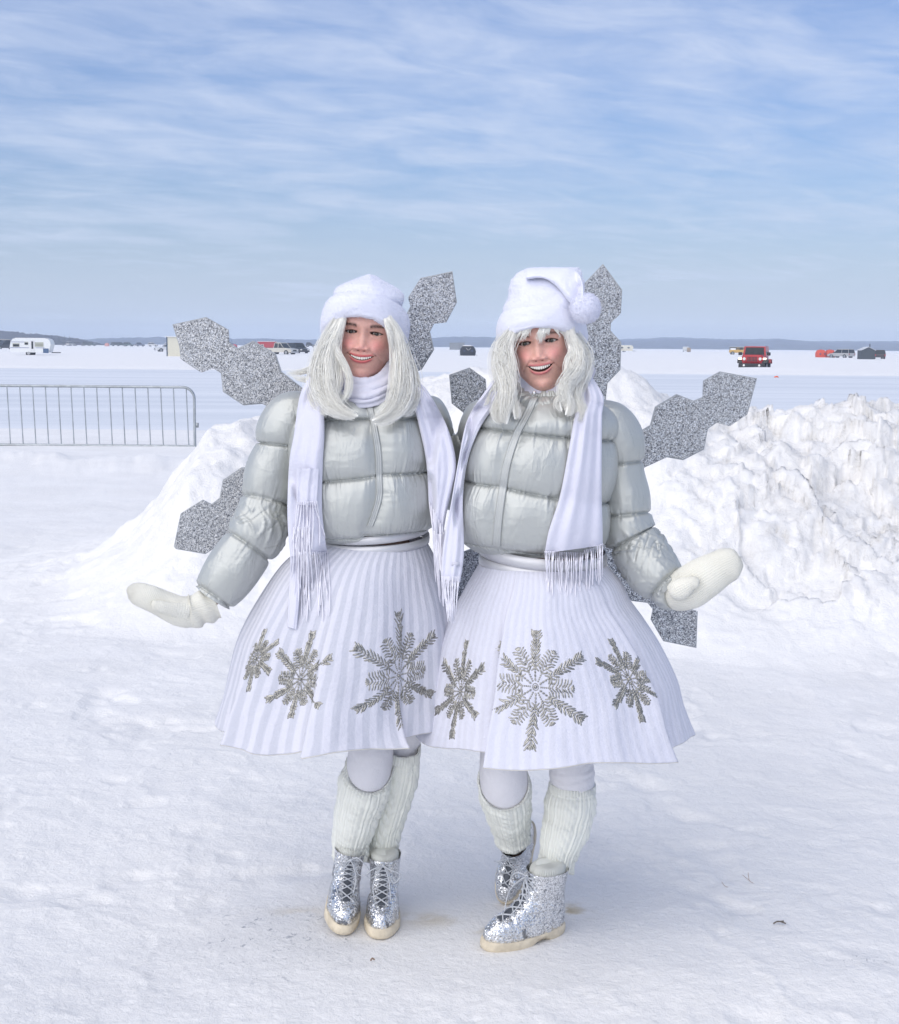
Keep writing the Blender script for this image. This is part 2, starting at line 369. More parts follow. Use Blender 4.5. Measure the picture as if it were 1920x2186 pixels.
# snow
def snowmat():
    m = bpy.data.materials.new('snow'); m.use_nodes = True; nt = m.node_tree; b = nt.nodes['Principled BSDF']
    t = nt.nodes.new('ShaderNodeTexCoord'); a = nt.nodes.new('ShaderNodeAttribute'); a.attribute_name = 'Col'
    sp = nt.nodes.new('ShaderNodeSeparateColor'); nt.links.new(a.outputs['Color'], sp.inputs[0])   # R dirt, G packed, B straw stain
    P = t.outputs['Object']
    big = noise(nt, P, 1.3, 6, .6, .4); mid = noise(nt, P, 9, 6, .65, .5); fin = noise(nt, P, 55, 5, .65, .3); grit = noise(nt, P, 38, 6, .75, .8)
    c = mixc(nt, maprange(nt, big.outputs[0], .35, .65), (.83, .82, .81), (.88, .87, .86))
    c = mixc(nt, maprange(nt, mid.outputs[0], .52, .75, 0, .45), c, (.76, .76, .78))
    c = mixc(nt, fmath(nt, 'MULTIPLY', sp.outputs[1], .8), c, (.86, .85, .835))
    dk = fmath(nt, 'MULTIPLY', maprange(nt, grit.outputs[0], .56, .68), fmath(nt, 'ADD', sp.outputs[0], .012), clamp=True)
    c = mixc(nt, dk, c, (.27, .29, .33))
    c = mixc(nt, fmath(nt, 'MULTIPLY', sp.outputs[0], .22), c, (.45, .47, .52))
    c = mixc(nt, fmath(nt, 'MULTIPLY', sp.outputs[2], maprange(nt, mid.outputs[0], .4, .6)), c, (.60, .52, .38))
    nt.links.new(c, b.inputs['Base Color']); b.inputs['Roughness'].default_value = .8; b.inputs['Specular IOR Level'].default_value = .15
    uvn = nt.nodes.new('ShaderNodeUVMap'); us = nt.nodes.new('ShaderNodeSeparateXYZ'); nt.links.new(uvn.outputs[0], us.inputs[0])
    cr = noise(nt, P, 7.5, 9, .72, .6); vo = nt.nodes.new('ShaderNodeTexVoronoi'); vo.inputs['Scale'].default_value = 9; nt.links.new(vmath(nt, 'ADD', P, vmath(nt, 'SCALE', cr.outputs['Color'], None, .25)), vo.inputs['Vector'])
    crum = fmath(nt, 'MULTIPLY', us.outputs[0], fmath(nt, 'ADD', fmath(nt, 'MULTIPLY', cr.outputs[0], .030), fmath(nt, 'MULTIPLY', vo.outputs['Distance'], -.012)))
    h = fmath(nt, 'ADD', crum, fmath(nt, 'ADD', fmath(nt, 'MULTIPLY', mid.outputs[0], .008), fmath(nt, 'ADD', fmath(nt, 'MULTIPLY', fin.outputs[0], .006), fmath(nt, 'MULTIPLY', grit.outputs[0], .006))))
    bn = nt.nodes.new('ShaderNodeBump'); bn.inputs['Distance'].default_value = 1.0; bn.inputs['Strength'].default_value = .8
    nt.links.new(h, bn.inputs['Height']); nt.links.new(bn.outputs[0], b.inputs['Normal'])
    return m
M['snow'] = snowmat()
def icemat():
    m = bpy.data.materials.new('packed_ice'); m.use_nodes = True; nt = m.node_tree; b = nt.nodes['Principled BSDF']
    t = nt.nodes.new('ShaderNodeTexCoord'); mp = nt.nodes.new('ShaderNodeMapping'); mp.inputs['Scale'].default_value = (.035, .5, 1); nt.links.new(t.outputs['Object'], mp.inputs[0])
    n = noise(nt, mp.outputs[0], 1.0, 6, .65); n2 = noise(nt, t.outputs['Object'], 1.5, 5)
    c = mixc(nt, maprange(nt, n.outputs[0], .35, .62), (.66, .69, .73), (.78, .80, .83)); c = mixc(nt, maprange(nt, n.outputs[0], .66, .74, 0, .8), c, (.86, .88, .91))
    c = mixc(nt, maprange(nt, n2.outputs[0], .4, .8, 0, .3), c, (.70, .73, .78))
    nt.links.new(c, b.inputs['Base Color']); b.inputs['Roughness'].default_value = .55; return m
M['ice'] = icemat()
# ------------------------------------------------------------------ ground
FIELD = .10
def crest(x):
    xs = [-9, -3.2, -2.35, -2.0, -1.72, -1.57, -1.40, -1.23, -.7, 0, .5, 1.04, 1.35, 1.63, 1.97, 2.27, 2.6, 2.85, 3.4, 4.5, 6, 9]
    zs = [0, 0, .14, .40, .82, 1.02, 1.10, 1.12, 1.2, 1.33, 1.36, 1.36, 1.27, 1.18, 1.13, 1.10, 1.12, 1.18, 1.2, 1.0, .6, .0]
    return np.interp(x, xs, zs)
def ground_z(X, Y):
    near = sstep(13, 8, Y)
    z = fbm(X * .9, Y * .9, 3, 3) * .022 * sstep(40, 5, Y)
    z = z + fbm(X * 6, Y * 6, 5, 11, .62) * .008 * sstep(30, 6, Y)
    rdg = 1 - np.abs(fbm(X * 3.2, Y * 3.2, 4, 29, .6)) * 2
    z = z + np.clip(rdg, 0, 1) ** 3 * .005 * near
    z = z - np.clip(fbm(X * 4.0, Y * 4.0, 3, 91) - .28, 0, 1) * .05 * near          # scuffs and old footprints
    fr = np.random.default_rng(55)
    for k_ in range(30):
        fx, fy, fa = fr.uniform(-2.4, 2.4), fr.uniform(2.3, 6.6), fr.uniform(0, 6.28); c_, s_ = math.cos(fa), math.sin(fa); u_ = (X - fx) * c_ + (Y - fy) * s_; v_ = -(X - fx) * s_ + (Y - fy) * c_
        q_ = (u_ / .135) ** 2 + (v_ / (.048 + .012 * np.clip(u_ / .13, -1, 1))) ** 2; z = z - fr.uniform(.002, .005) * sstep(1.3, .6, q_) + .0015 * np.exp(-((q_ - 1.5) / .35) ** 2)
    # flatten under the feet
    flat = np.clip(np.exp(-((X + .22) / .38) ** 4 - ((Y - 3.58) / .3) ** 4) + np.exp(-((X - .2) / .4) ** 4 - ((Y - 3.55) / .34) ** 4), 0, 1)
    z = z * (1 - flat * .92)
    # ploughed bank
    cz = crest(X + .22 * fbm(X * .8 + 3, Y * .9, 4, 55)); yc = 9.0 + fbm(X * .7, X * 0 + 3, 2, 5) * .5; foot = np.interp(X, [-3, -1.5, 0, 1.5, 4], [7.4, 7.1, 7.2, 6.6, 6.3])
    up = np.clip((Y - foot) / (yc - foot), 0, 1); dn = np.clip((12.5 - Y) / (12.5 - yc), 0, 1)
    prof = np.where(Y < yc, .30 * up + .25 * up ** 2 + .45 * sstep(0, 1, up), sstep(0, 1, dn))
    rough = sstep(1.0, 2.2, X)
    n = fbm(X * 1.1, Y * 1.1, 2, 41) * .16 + fbm(X * 2.6, Y * 2.6, 5, 45, .6) * (.10 + .07 * rough)
    blk = np.abs(fbm(X * 4.4 + 5, Y * 4.4, 4, 61, .6)); n = n + (rough * .8 + .12) * (blk - .22) * .11 - .05 * rough
    bl2 = np.clip(fbm(X * 3.1 - 4, Y * 3.1 + 9, 3, 63, .5), -.2, .25); n = n + rough * sstep(-.02, .10, bl2) * .05
    bl3 = np.clip(fbm(X * 9.1 - 4, Y * 9.1 + 9, 3, 64, .5), -.2, .25); n = n + rough * sstep(.02, .12, bl3) * .014
    wx = fbm(X * 3, Y * 3, 3, 301) * .35; wy = fbm(X * 3 + 9, Y * 3, 3, 302) * .35
    rr = rough * (.35 + .65 * sstep(-.15, .15, fbm(X * .9, Y * .9, 2, 303)))
    n = n * (1 - .45 * rough) + rr * (chunks(X * 1.9 + wx, Y * 1.9 + wy, 310) * .10 + chunks(X * 4.6 + wx * 2, Y * 4.6 + wy * 2, 320) * .050) + (.25 + rr) * chunks(X * 10 + wx * 4, Y * 10 + wy * 4, 330) * .015
    z = z + prof * cz + n * np.clip(prof * cz * 2.2, 0, 1) * sstep(1.0, .9, up * 0 + .5)
    # low windrow on the left in front of the barrier, and the lip beyond the ice road
    z = z + .11 * gau(Y - 17.2 - .4 * fbm(X * .6, X * 0, 2, 8), .9) * sstep(-1.6, -2.6, X) * (1 + fbm(X * 3, Y * 3, 3, 81) * .8)
    z = z + FIELD * sstep(76, 80, Y) + .07 * gau(Y - 80.5, 2.5) * (1 + fbm(X * .15, Y * .2, 3, 71))
    z = z + sstep(70, 90, Y) * fbm(X * .06, Y * .06, 3, 77) * .06
    z = z + .27 * gau(Y - 86.0, 2.2) * gau(X - 19.6, 5.0)
    return z
def build_ground():
    Yb = -np.geomspace(60, .5, 18); Yn = np.concatenate([np.linspace(-.3, 1.9, 10), 2.0 * (6.8) ** np.linspace(0, 1, 760)[0:]])
    Yf = Yn[-1] * (9000 / Yn[-1]) ** np.linspace(0, 1, 330)[1:]
    Y = np.concatenate([Yb, Yn, Yf])
    s = np.concatenate([-np.geomspace(1.6, .47, 40)[:-1], np.linspace(-.46, .46, 620), np.geomspace(.47, 1.6, 40)[1:]])
    YY, SS = np.meshgrid(Y, s, indexing='ij'); XX = SS * np.sqrt(YY ** 2 + 1.0)
    ZZ = ground_z(XX, YY)
    def patch(px, py, sx, sy, rot=0):
        Yp = gY(px, py); xp = XG(px, Yp); dx = XX - xp; dy = YY - Yp; return np.exp(-((dx / sx) ** 2 + (dy / sy) ** 2))
    dirt = patch(590, 2045, .17, .16) * 1.6 + patch(690, 2060, .10, .05) * .6 + patch(1890, 2115, .10, .05) * .8 + patch(1290, 1835, .05, .07) * .7 + patch(1490, 1588, .07, .1) * .7
    for (px, py, sx, sy, a) in ((1645, 1845, .02, .03, .8), (1828, 1780, .025, .03, .7), (1798, 1676, .03, .05, .6), (630, 1745, .06, .08, .5), (260, 1560, .07, .1, .4), (300, 1700, .06, .06, .3), (1700, 1700, .12, .12, .35), (1690, 2125, .08, .05, .3), (150, 1950, .1, .07, .25), (600, 1900, .12, .06, .3), (1540, 2130, .1, .05, .25), (1230, 2150, .1, .05, .2)):
        dirt = dirt + a * patch(px, py, sx, sy)
    dirt = dirt + sstep(.12, .5, fbm(XX * 1.2, YY * 1.2, 4, 131)) * .28 * sstep(7, 5, YY)
    packed = sstep(6.0, 3.2, YY) * .75 + sstep(-.1, .3, fbm(XX * .7, YY * .7, 3, 141)) * .25
    straw = patch(1235, 1990, .05, .05) + patch(1065, 2035, .05, .02) + patch(925, 2010, .08, .05) * .6 + patch(625, 1990, .07, .03) * .35
    C = np.stack([np.clip(dirt, 0, 1), np.clip(packed, 0, 1), np.clip(straw, 0, 1)], -1)
    bank = np.clip((ZZ - .06) * 3, 0, 1) * sstep(14, 12, YY) * (.6 + .4 * sstep(1.0, 2.0, XX))
    g = loft(np.stack([XX, YY, ZZ], -1), False, c=C, uv=np.stack([bank, bank], -1), flip=False)
    struct(g.build('ground', M['snow'], keepcol=True))
    # ice road sheet
    ys = np.linspace(22, 79.3, 60); xs = np.linspace(-75, 75, 90); A, B = np.meshgrid(ys, xs, indexing='ij')
    edge = np.interp(A, [22, 30, 79.3], [0, 1, 1])
    Z = ground_z(B, A); Z = np.maximum(Z * .6, 0) + .02
    Z = np.where(A < 24, Z - .05, Z); Z = np.where(A > 78.9, Z - .06, Z)
    struct(loft(np.stack([B, A, Z], -1), False).build('ice_road', M['ice']))
build_ground()
# hills ---------------------------------------------------------------
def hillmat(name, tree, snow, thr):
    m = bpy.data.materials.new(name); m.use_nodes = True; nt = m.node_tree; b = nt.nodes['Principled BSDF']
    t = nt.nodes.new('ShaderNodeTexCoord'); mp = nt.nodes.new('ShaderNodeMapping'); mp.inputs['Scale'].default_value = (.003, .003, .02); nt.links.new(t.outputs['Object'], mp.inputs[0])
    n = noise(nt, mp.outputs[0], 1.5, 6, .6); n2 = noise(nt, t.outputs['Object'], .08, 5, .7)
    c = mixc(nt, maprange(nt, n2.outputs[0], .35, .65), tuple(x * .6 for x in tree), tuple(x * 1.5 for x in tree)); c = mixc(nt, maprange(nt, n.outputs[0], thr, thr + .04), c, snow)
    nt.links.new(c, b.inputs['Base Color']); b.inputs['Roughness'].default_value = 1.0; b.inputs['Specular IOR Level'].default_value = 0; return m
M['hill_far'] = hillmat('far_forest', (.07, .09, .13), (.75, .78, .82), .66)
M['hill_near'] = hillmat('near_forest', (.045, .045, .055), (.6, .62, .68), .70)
def hill(name, Yd, pts, m, depth, amp, foot, seed):
    """pts: list of (px, crest py)"""
    px = np.linspace(pts[0][0], pts[-1][0], 700); py = np.interp(px, [p[0] for p in pts], [p[1] for p in pts])
    X = (px - 960) / F_PX * Yd; top = HCAM + (np.array([hor(p) for p in px]) - py) / F_PX * Yd
    v = np.array([0, .15, .3, .5, .7, .85, 1.0, 1.5]); prof = np.array([-.02, .30, .52, .74, .9, .97, 1.0, .2])
    P = np.zeros((len(v), len(px), 3))
    for i, (a, b) in enumerate(zip(v, prof)):
        P[i, :, 0] = X * (1 + a * depth / Yd); P[i, :, 1] = Yd - depth * 0 + a * depth
        P[i, :, 2] = np.maximum(top, .3) * b * (1 + a * depth / Yd * (b > .5)) + fbm(px * .09, px * 0 + i * 3.1, 5, seed, .75) * amp * (a > 0) * (.4 + b)
    struct(loft(P, False, flip=False).build(name, m))
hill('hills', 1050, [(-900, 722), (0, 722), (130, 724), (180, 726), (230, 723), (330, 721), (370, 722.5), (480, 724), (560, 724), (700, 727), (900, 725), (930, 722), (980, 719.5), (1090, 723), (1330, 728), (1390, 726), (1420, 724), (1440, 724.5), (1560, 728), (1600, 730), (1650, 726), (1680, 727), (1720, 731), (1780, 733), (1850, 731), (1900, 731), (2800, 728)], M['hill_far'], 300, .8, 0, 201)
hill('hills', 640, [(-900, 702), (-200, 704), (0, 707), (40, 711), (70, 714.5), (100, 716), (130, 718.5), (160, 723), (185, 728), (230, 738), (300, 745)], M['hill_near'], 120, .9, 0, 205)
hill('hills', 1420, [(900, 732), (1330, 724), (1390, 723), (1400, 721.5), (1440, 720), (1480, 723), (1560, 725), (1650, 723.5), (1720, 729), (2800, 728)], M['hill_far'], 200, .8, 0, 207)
# haze box added at the end
# ------------------------------------------------------------------ people: shared builders
def rows_loft(rows, Yc, ryf, ryb, n=400, nv=160, ex=2.3, shape=None):
    """rows: (py, pxL, pxR) silhouette in the plane Yc; returns P[nv,n,3], theta, v. theta 0 = towards the camera"""
    rows = np.array(rows, float); L_ = np.array([W(r[1], r[0], Yc) for r in rows]); R_ = np.array([W(r[2], r[0], Yc) for r in rows])
    A = resamp(np.column_stack([L_, R_, np.broadcast_to(ryf, (len(rows),)), np.broadcast_to(ryb, (len(rows),))]), nv)
    th = np.linspace(-np.pi, np.pi, n, endpoint=False); v = np.linspace(0, 1, nv)
    V, T = np.meshgrid(v, th, indexing='ij')
    cxx = (A[:, 0] + A[:, 3]) / 2; rx = (A[:, 3] - A[:, 0]) / 2; z = (A[:, 2] + A[:, 5]) / 2; tilt = (A[:, 5] - A[:, 2])
    s_ = np.sin(T); c_ = np.cos(T); e = 2.0 / ex
    sx = np.sign(s_) * np.abs(s_) ** e; cy_ = np.sign(c_) * np.abs(c_) ** e
    ry = np.where(c_ > 0, A[:, 6][:, None], A[:, 7][:, None])
    P = np.stack([cxx[:, None] + rx[:, None] * sx, Yc - ry * cy_, z[:, None] + tilt[:, None] * sx / 2 + 0 * T], -1)
    nrm = np.stack([s_, -c_, 0 * s_], -1)
    return P, T, V, nrm
def zline(pts, Y):
    q = np.array([W(a, b, Y) for a, b in pts]); return lambda x: np.interp(x, q[:, 0], q[:, 2])
def puffs(P, nrm, T, seams, amp=.018, pk=.0045, zipx=None, seed=1, damp=.012):
    """inflate baffles between seam lines (functions z(x)), add gathers along the seams"""
    X = P[..., 0]; Z = P[..., 2]; S = [f(X) for f in seams]
    d = np.full(X.shape, 9.0); disp = np.zeros(X.shape)
    for a, b in zip(S[:-1], S[1:]):
        f = (a - Z) / np.maximum(a - b, 1e-3); ins = (f >= 0) & (f <= 1); q = np.clip(4 * f * (1 - f), 0, 1) ** .5
        disp = np.where(ins, q * amp, disp)
    for s in S: d = np.minimum(d, np.abs(Z - s))
    u = T * 11
    k = np.exp(-d / .022); k2 = np.exp(-d / .055)
    wrp = fbm(u * .5, Z * 8, 2, seed) * .9
    ln_ = .006 + .050 * np.clip(vn(u * 1.9 + wrp, Z * 6, seed + 2) + .42, 0, 1) ** 2
    r1 = np.clip(1 - np.abs(vn(u * 2.3 + wrp, Z * 3, seed + 3)) * 5.5, 0, 1) ** 1.5; r2 = np.clip(1 - np.abs(vn(u * 4.1 - wrp, Z * 4, seed + 5)) * 5, 0, 1) ** 1.5
    kd = np.exp(-d / ln_)
    disp = disp + kd * pk * 1.5 * (r1 - .35) + np.exp(-d / (ln_ * .5)) * pk * .8 * (r2 - .35) - np.exp(-(d / .0035) ** 2) * .005
    disp = disp + fbm(u * .22, Z * 5, 2, seed + 13) * damp * .6
    f2 = vn(u * .55 + Z * 9, Z * 7 - u * .35, seed + 17); disp = disp - np.clip(1 - np.abs(f2) * 9, 0, 1) ** 2 * .0012 * np.clip(vn(u * .4, Z * 5, seed + 19) * 2 + .3, 0, 1)
    if zipx is not None:
        zx = zipx(Z); dz = np.abs(X - zx); fr = np.cos(T) > 0
        g_ = np.where(fr, np.exp(-(dz / .022) ** 2), 0); disp = disp * (1 - g_ * .55) - g_ * .003
        kk = np.where(fr, np.exp(-dz / .045), 0); disp = disp + kk * .0035 * fbm(Z * 30 + 5, X * 6, 3, seed + 21)
    return P + nrm * disp[..., None]
def sleeve(path, seams, seed, n=120, ns=220, amp=.011, elbow=None, closed_end=True, flat=.95, tilt=None):
    """path: (px, py, Y, half width px). seams: fractions of length"""
    pts = np.array([W(a, b, y) for a, b, y, h in path]); rad = np.array([h * sc(y) for a, b, y, h in path])
    Q = resamp(np.column_stack([pts, rad]), ns); Pp = Q[:, :3]; seg = np.linalg.norm(np.diff(Pp, axis=0), axis=1); Ls = np.concatenate([[0], np.cumsum(seg)]); LL = Ls[-1]; s = Ls / LL
    ss = np.array(seams)
    def disp(S, A):
        S0 = np.interp(S, np.linspace(0, 1, ns), s)
        if tilt: S0 = S0 + tilt * np.cos(A) + 0
        d = np.full(S.shape, 9.0); D = np.zeros(S.shape)
        for a, b in zip(ss[:-1], ss[1:]):
            f = (S0 - a) / (b - a); ins = (f >= 0) & (f <= 1); D = np.where(ins, np.clip(4 * f * (1 - f), 0, 1) ** .38 * amp, D)
        for q in ss: d = np.minimum(d, np.abs(S0 - q) * LL)
        ca, sa = np.cos(A) * 2, np.sin(A) * 2
        un = np.abs(((A + 1.3 + np.pi) % (2 * np.pi)) - np.pi) * 3.2; wrp = fbm(un * .5, S0 * 9, 2, seed) * .8
        ln_ = .006 + .045 * np.clip(vn(un * 1.6 + wrp, S0 * 5, seed + 2) + .42, 0, 1) ** 2
        r1 = np.clip(1 - np.abs(vn(un * 2.4 + wrp, S0 * 3, seed + 3)) * 5.5, 0, 1) ** 1.5
        D = D + np.exp(-d / ln_) * .0062 * (r1 - .35) - np.exp(-(d / .004) ** 2) * .007 + fbm(ca * .6 + S0 * 4, sa * .6, 2, seed + 8) * .005
        if elbow:
            e = np.exp(-((S0 - elbow[0]) / elbow[1]) ** 2); w = vn(S0 * 22 + sa * 1.9 + ca * .9, ca * 1.0 + sa, seed + 11); w2 = vn(S0 * 34 - sa * 2.4, ca * 1.5, seed + 12)
            D = D + e * (np.clip(1 - np.abs(w) * 5, 0, 1) ** 1.3 - .3) * .007 - e * np.clip(1 - np.abs(w2) * 9, 0, 1) ** 2 * .005
        return D - amp * .6
    g = tube(pts, rad, n, ns, flat=flat, disp=disp, cap=True)
    return g
def ribbon(edge, Y0, surf, off=.006, thick=.012, pleat=None, nt_=40, ns=150, tol=.16, back=True, uvs=1, fill=7, blur=16):
    """edge rows: (py_left, px_left, py_right, px_right[, Y]) draped over surf (BVH) by rays from the front"""
    E = resamp(np.array(edge, float), ns); t = np.linspace(0, 1, nt_); Yg = np.full((ns, nt_), np.nan)
    Yd = np.interp(np.linspace(0, 1, ns), np.linspace(0, 1, len(Y0)), Y0) if hasattr(Y0, '__len__') else np.full(ns, Y0)
    PXs = E[:, 1:2] * (1 - t) + E[:, 3:4] * t; PYs = E[:, 0:1] * (1 - t) + E[:, 2:3] * t
    for i in range(ns):
        for j in range(nt_):
            o, d = ray(PXs[i, j], PYs[i, j]); best = None
            for b in surf:
                h = b.ray_cast(o, d)
                if h[0] is not None and (best is None or h[0].y < best): best = h[0].y
            if best is not None and abs(best - Yd[i]) < tol: Yg[i, j] = best
            else: Yg[i, j] = Yd[i]
    from itertools import product
    for _ in range(fill):      # lie in front of the hollows instead of dipping into them
        Q = np.pad(Yg, 1, mode='edge'); Yg = np.minimum(Yg, np.minimum(np.minimum(Q[:-2, 1:-1], Q[2:, 1:-1]), np.minimum(Q[1:-1, :-2], Q[1:-1, 2:])))
    for _ in range(blur):
        Q = np.pad(Yg, 1, mode='edge'); Yg = (Q[:-2, 1:-1] + Q[2:, 1:-1] + Q[1:-1, :-2] + Q[1:-1, 2:] + 2 * Yg) / 6
    # keep in front of what it lies on
    S_, T_ = np.meshgrid(np.linspace(0, 1, ns), t, indexing='ij')
    prof = np.clip(1 - (2 * T_ - 1) ** 4, 0, 1) ** .5
    f = Yg - off - thick * prof
    if pleat is not None: f = f - pleat(S_, T_) * prof
    P = np.zeros((ns, nt_, 3)); B = np.zeros((ns, nt_, 3))
    for i in range(ns):
        for j in range(nt_):
            P[i, j] = W(PXs[i, j], PYs[i, j], f[i, j]); B[i, j] = W(PXs[i, j], PYs[i, j], Yg[i, j] - off * .4)
    R_ = np.concatenate([P, B[:, ::-1]], 1)
    return loft(R_, True, True, True, uv=np.stack([np.concatenate([T_, T_[:, ::-1]], 1), np.concatenate([S_, S_], 1)], -1)), (PXs, PYs, f)
def strands(g, lines, r0=.0009, n=3):
    for Ln, r in lines:
        g.merge(tube(Ln, r, n, None, cap=False))
def fringe(base, lens, surf, Y0, seed=3, r=.0013, sway=6, spread=1.0, gather=None):
    """base: list of (px,py) hanging points, lens px; draped in front of surf"""
    g = Geo(); r_ = np.random.default_rng(seed)
    for (px, py), ln in zip(base, lens):
        k = 12; a = r_.normal(0, sway); b_ = r_.normal(0, sway * .5); ph = r_.random() * 6
        pts = []
        for i in range(k):
            s = i / (k - 1); x = px + a * s + b_ * math.sin(s * 3 + ph) * s
            if gather is not None: x = x + (gather - x) * .55 * s
            y = py - 5 + ln * s; o, d = ray(x, y); best = None
            for bb in surf:
                h = bb.ray_cast(o, d)
                if h[0] is not None and (best is None or h[0].y < best): best = h[0].y
            pts.append([x, y, best if best is not None else np.nan])
        Ys = np.array([p[2] for p in pts]); Ys = np.where(np.isnan(Ys) | (np.abs(Ys - Y0) > .22), Y0, Ys)
        for _ in range(2): Ys = np.minimum(Ys, np.convolve(np.pad(Ys, 1, mode='edge'), [.25, .5, .25], 'valid'))
        for i in range(1, k): Ys[i] = min(Ys[i], Ys[i - 1] + .0045)
        Q = np.array([W(p[0], p[1], yy - .005 - .004 * r_.random()) for p, yy in zip(pts, Ys)])
        rr = np.full(k, r * (.8 + .5 * r_.random())); rr[::2] *= 1.25; rr[-1] *= .5
        g.merge(tube(Q, rr, 5, 20))
    return g
# ------------------------------------------------------------------ head
def head_geo(P):
    """face looks to -Y, origin between the eyes inside the head. returns Geo with colours"""
    zs = np.concatenate([np.linspace(.128, .05, 30)[:-1], np.linspace(.05, -.128, 200)[:-1], np.linspace(-.128, -.21, 16)])
    tab = np.array([(.130, .002, -.012, .03), (.127, .025, .01, .05), (.115, .049, .045, .08), (.09, .066, .070, .102), (.06, .073, .084, .113), (.03, .0745, .089, .116), (0, .0725, .087, .112),
                    (-.02, .0705, .0875, .105), (-.04, .0685, .088, .095), (-.06, P.get('jaw', .0645), .087, .08), (-.08, P.get('jaw', .0645) - .008, .085, .062), (-.095, .0485, .0835, .052), (-.106, .040, .080, .05),
                    (-.114, .034, .072, .05), (-.120, .040, .055, .055), (-.126, .047, .040, .06), (-.135, .050, .033, .063), (-.16, .051, .032, .065), (-.21, .056, .038, .07)])
    tab = tab[::-1]; w = np.interp(zs, tab[:, 0], tab[:, 1]); fr = np.interp(zs, tab[:, 0], tab[:, 2]); bk = np.interp(zs, tab[:, 0], tab[:, 3])
    sm = lambda a: np.convolve(np.pad(a, 3, mode='edge'), np.ones(7) / 7, 'valid')
    w, fr, bk = sm(w), sm(fr), sm(bk)
    th = np.concatenate([np.linspace(-np.pi, -1.35, 26)[:-1], np.linspace(-1.35, 1.35, 230), np.linspace(1.35, np.pi, 26)[1:-1]])
    Z, T = np.meshgrid(zs, th, indexing='ij')
    e = 2 / np.interp(Z, [-.12, -.07, .02, .09], [1.95, 2.15, 2.4, 2.1])
    X = w[:, None] * np.sign(np.sin(T)) * np.abs(np.sin(T)) ** e
    Y = -np.where(np.cos(T) > 0, fr[:, None] * np.abs(np.cos(T)) ** e, -bk[:, None] * np.abs(np.cos(T)) ** e)
    F_ = sstep(.0, .25, np.cos(T)); D = np.zeros_like(X); ax = np.abs(X)
    ex, ez = .0315, 0.0
    # relief
    D += .0105 * gau(ax - ex * .92, .017) * gau(Z - ez + .002, .0125) - .004 * gau(Z - .020, .009) * gau(ax - .028, .022) - .0025 * gau(ax, .012) * gau(Z - .018, .012)
    D += .005 * gau(ax - .014, .008) * gau(Z - .002, .012)
    nz = np.interp(Z, [-.052, -.0462, -.0420, -.0385, -.0325, -.0255, -.015, -.003, .010, .022], [0, 0, .0055, .0130, .0160, .0130, .0082, .0038, .0012, 0])
    nw = np.interp(Z, [-.055, -.046, -.038, -.028, -.01, .01], [.0135, .0128, .0122, .0110, .0105, .0105])
    D -= nz * np.exp(-(ax / nw) ** 2.4)
    D -= .0085 * gau(ax - P.get('nw', .0150), .0058) * gau(Z + .0370, .0056)      # wings of the nose
    D += .0045 * gau(ax - .0075, .0032) * gau(Z + .0425, .0022)                   # nostrils
    D -= .0075 * gau(ax - .037, .016) * gau(Z + .034, .014)                     # smiling cheeks
    D += .004 * gau(ax - .050, .014) * gau(Z + .070, .02)
    D -= .006 * gau(ax, .016) * gau(Z + .102, .011) - .0025 * gau(ax, .022) * gau(Z + .086, .006)
    zm, mw, k = P['mz'], P['mw'], P['mk']                                       # mouth centre height, half width, corner lift
    xx = np.clip(ax / mw, 0, 1.0); line = zm + k * xx ** 2
    up = line + P['top'] * (1 - xx ** 2.2) * 1.0; lo = line - P['bot'] * (1 - xx ** 2.4)
    D -= .005 * gau(ax, mw * 1.0) * gau(Z - zm, .02)                              # muzzle over the teeth
    # nasolabial folds
    fx = np.interp(Z, [-.078, -.066, -.055, -.044, -.036], [mw + .013, mw + .0125, mw + .006, .0245, .019])
    D += .0017 * gau(ax - fx, .0034) * sstep(-.082, -.070, Z) * sstep(-.034, -.044, Z) * P.get('fold', 1)
    D -= .0016 * gau(ax - fx - .008, .008) * sstep(-.072, -.062, Z) * sstep(-.030, -.044, Z)
    inm = sstep(0, .0012, Z - lo) * sstep(0, .0012, up - Z) * (ax < mw)
    ul = gau(Z - (up + .0026), .0030) * sstep(mw * 1.0, mw * .62, ax); ll = gau(Z - (lo - .0036), .0038) * sstep(mw * .98, mw * .6, ax)
    D -= .0030 * ul + .0040 * ll
    D += inm * .010
    D += .0035 * gau(ax, .0035) * gau(Z - (zm + P['top'] + .012), .006) * .5
    # eyes
    eh = P['eh']; a = (ax - ex) / .0145; lidu = ez + .0015 + eh * np.clip(1 - a ** 2, 0, 1) - .0012 * (a) ; lidl = ez - .0005 - eh * .62 * np.clip(1 - a ** 2, 0, 1) 
    ine = sstep(0, .0008, lidu - Z) * sstep(0, .0008, Z - lidl) * (np.abs(a) < 1)
    D += ine * .0065
    D -= .0022 * gau(Z - lidu - .0025, .0022) * sstep(1.3, .8, np.abs(a)); D -= .0022 * gau(Z - lidl + .004, .003) * sstep(1.2, .6, np.abs(a)) 
    D *= F_
    Y = Y + D
    # ears
    # colours
    C = np.zeros(X.shape + (3,)); skin = np.array(P['skin']); C[:] = skin
    def mix(m, c): 
        m = np.clip(m, 0, 1)[..., None]; C[:] = C * (1 - m) + np.array(c) * m
    fF = F_
    mix(fF * .75 * gau(ax - .036, .019) * gau(Z + .028, .016), P['blush']); mix(fF * .40 * gau(ax, .012) * gau(Z + .038, .012), P['blush']); mix(.22 * gau(ax, .015) * gau(Z + .10, .012) * fF, P['blush'])
    mix(fF * .30 * gau(ax - ex, .018) * gau(Z - .002, .010), (.30, .12, .085))
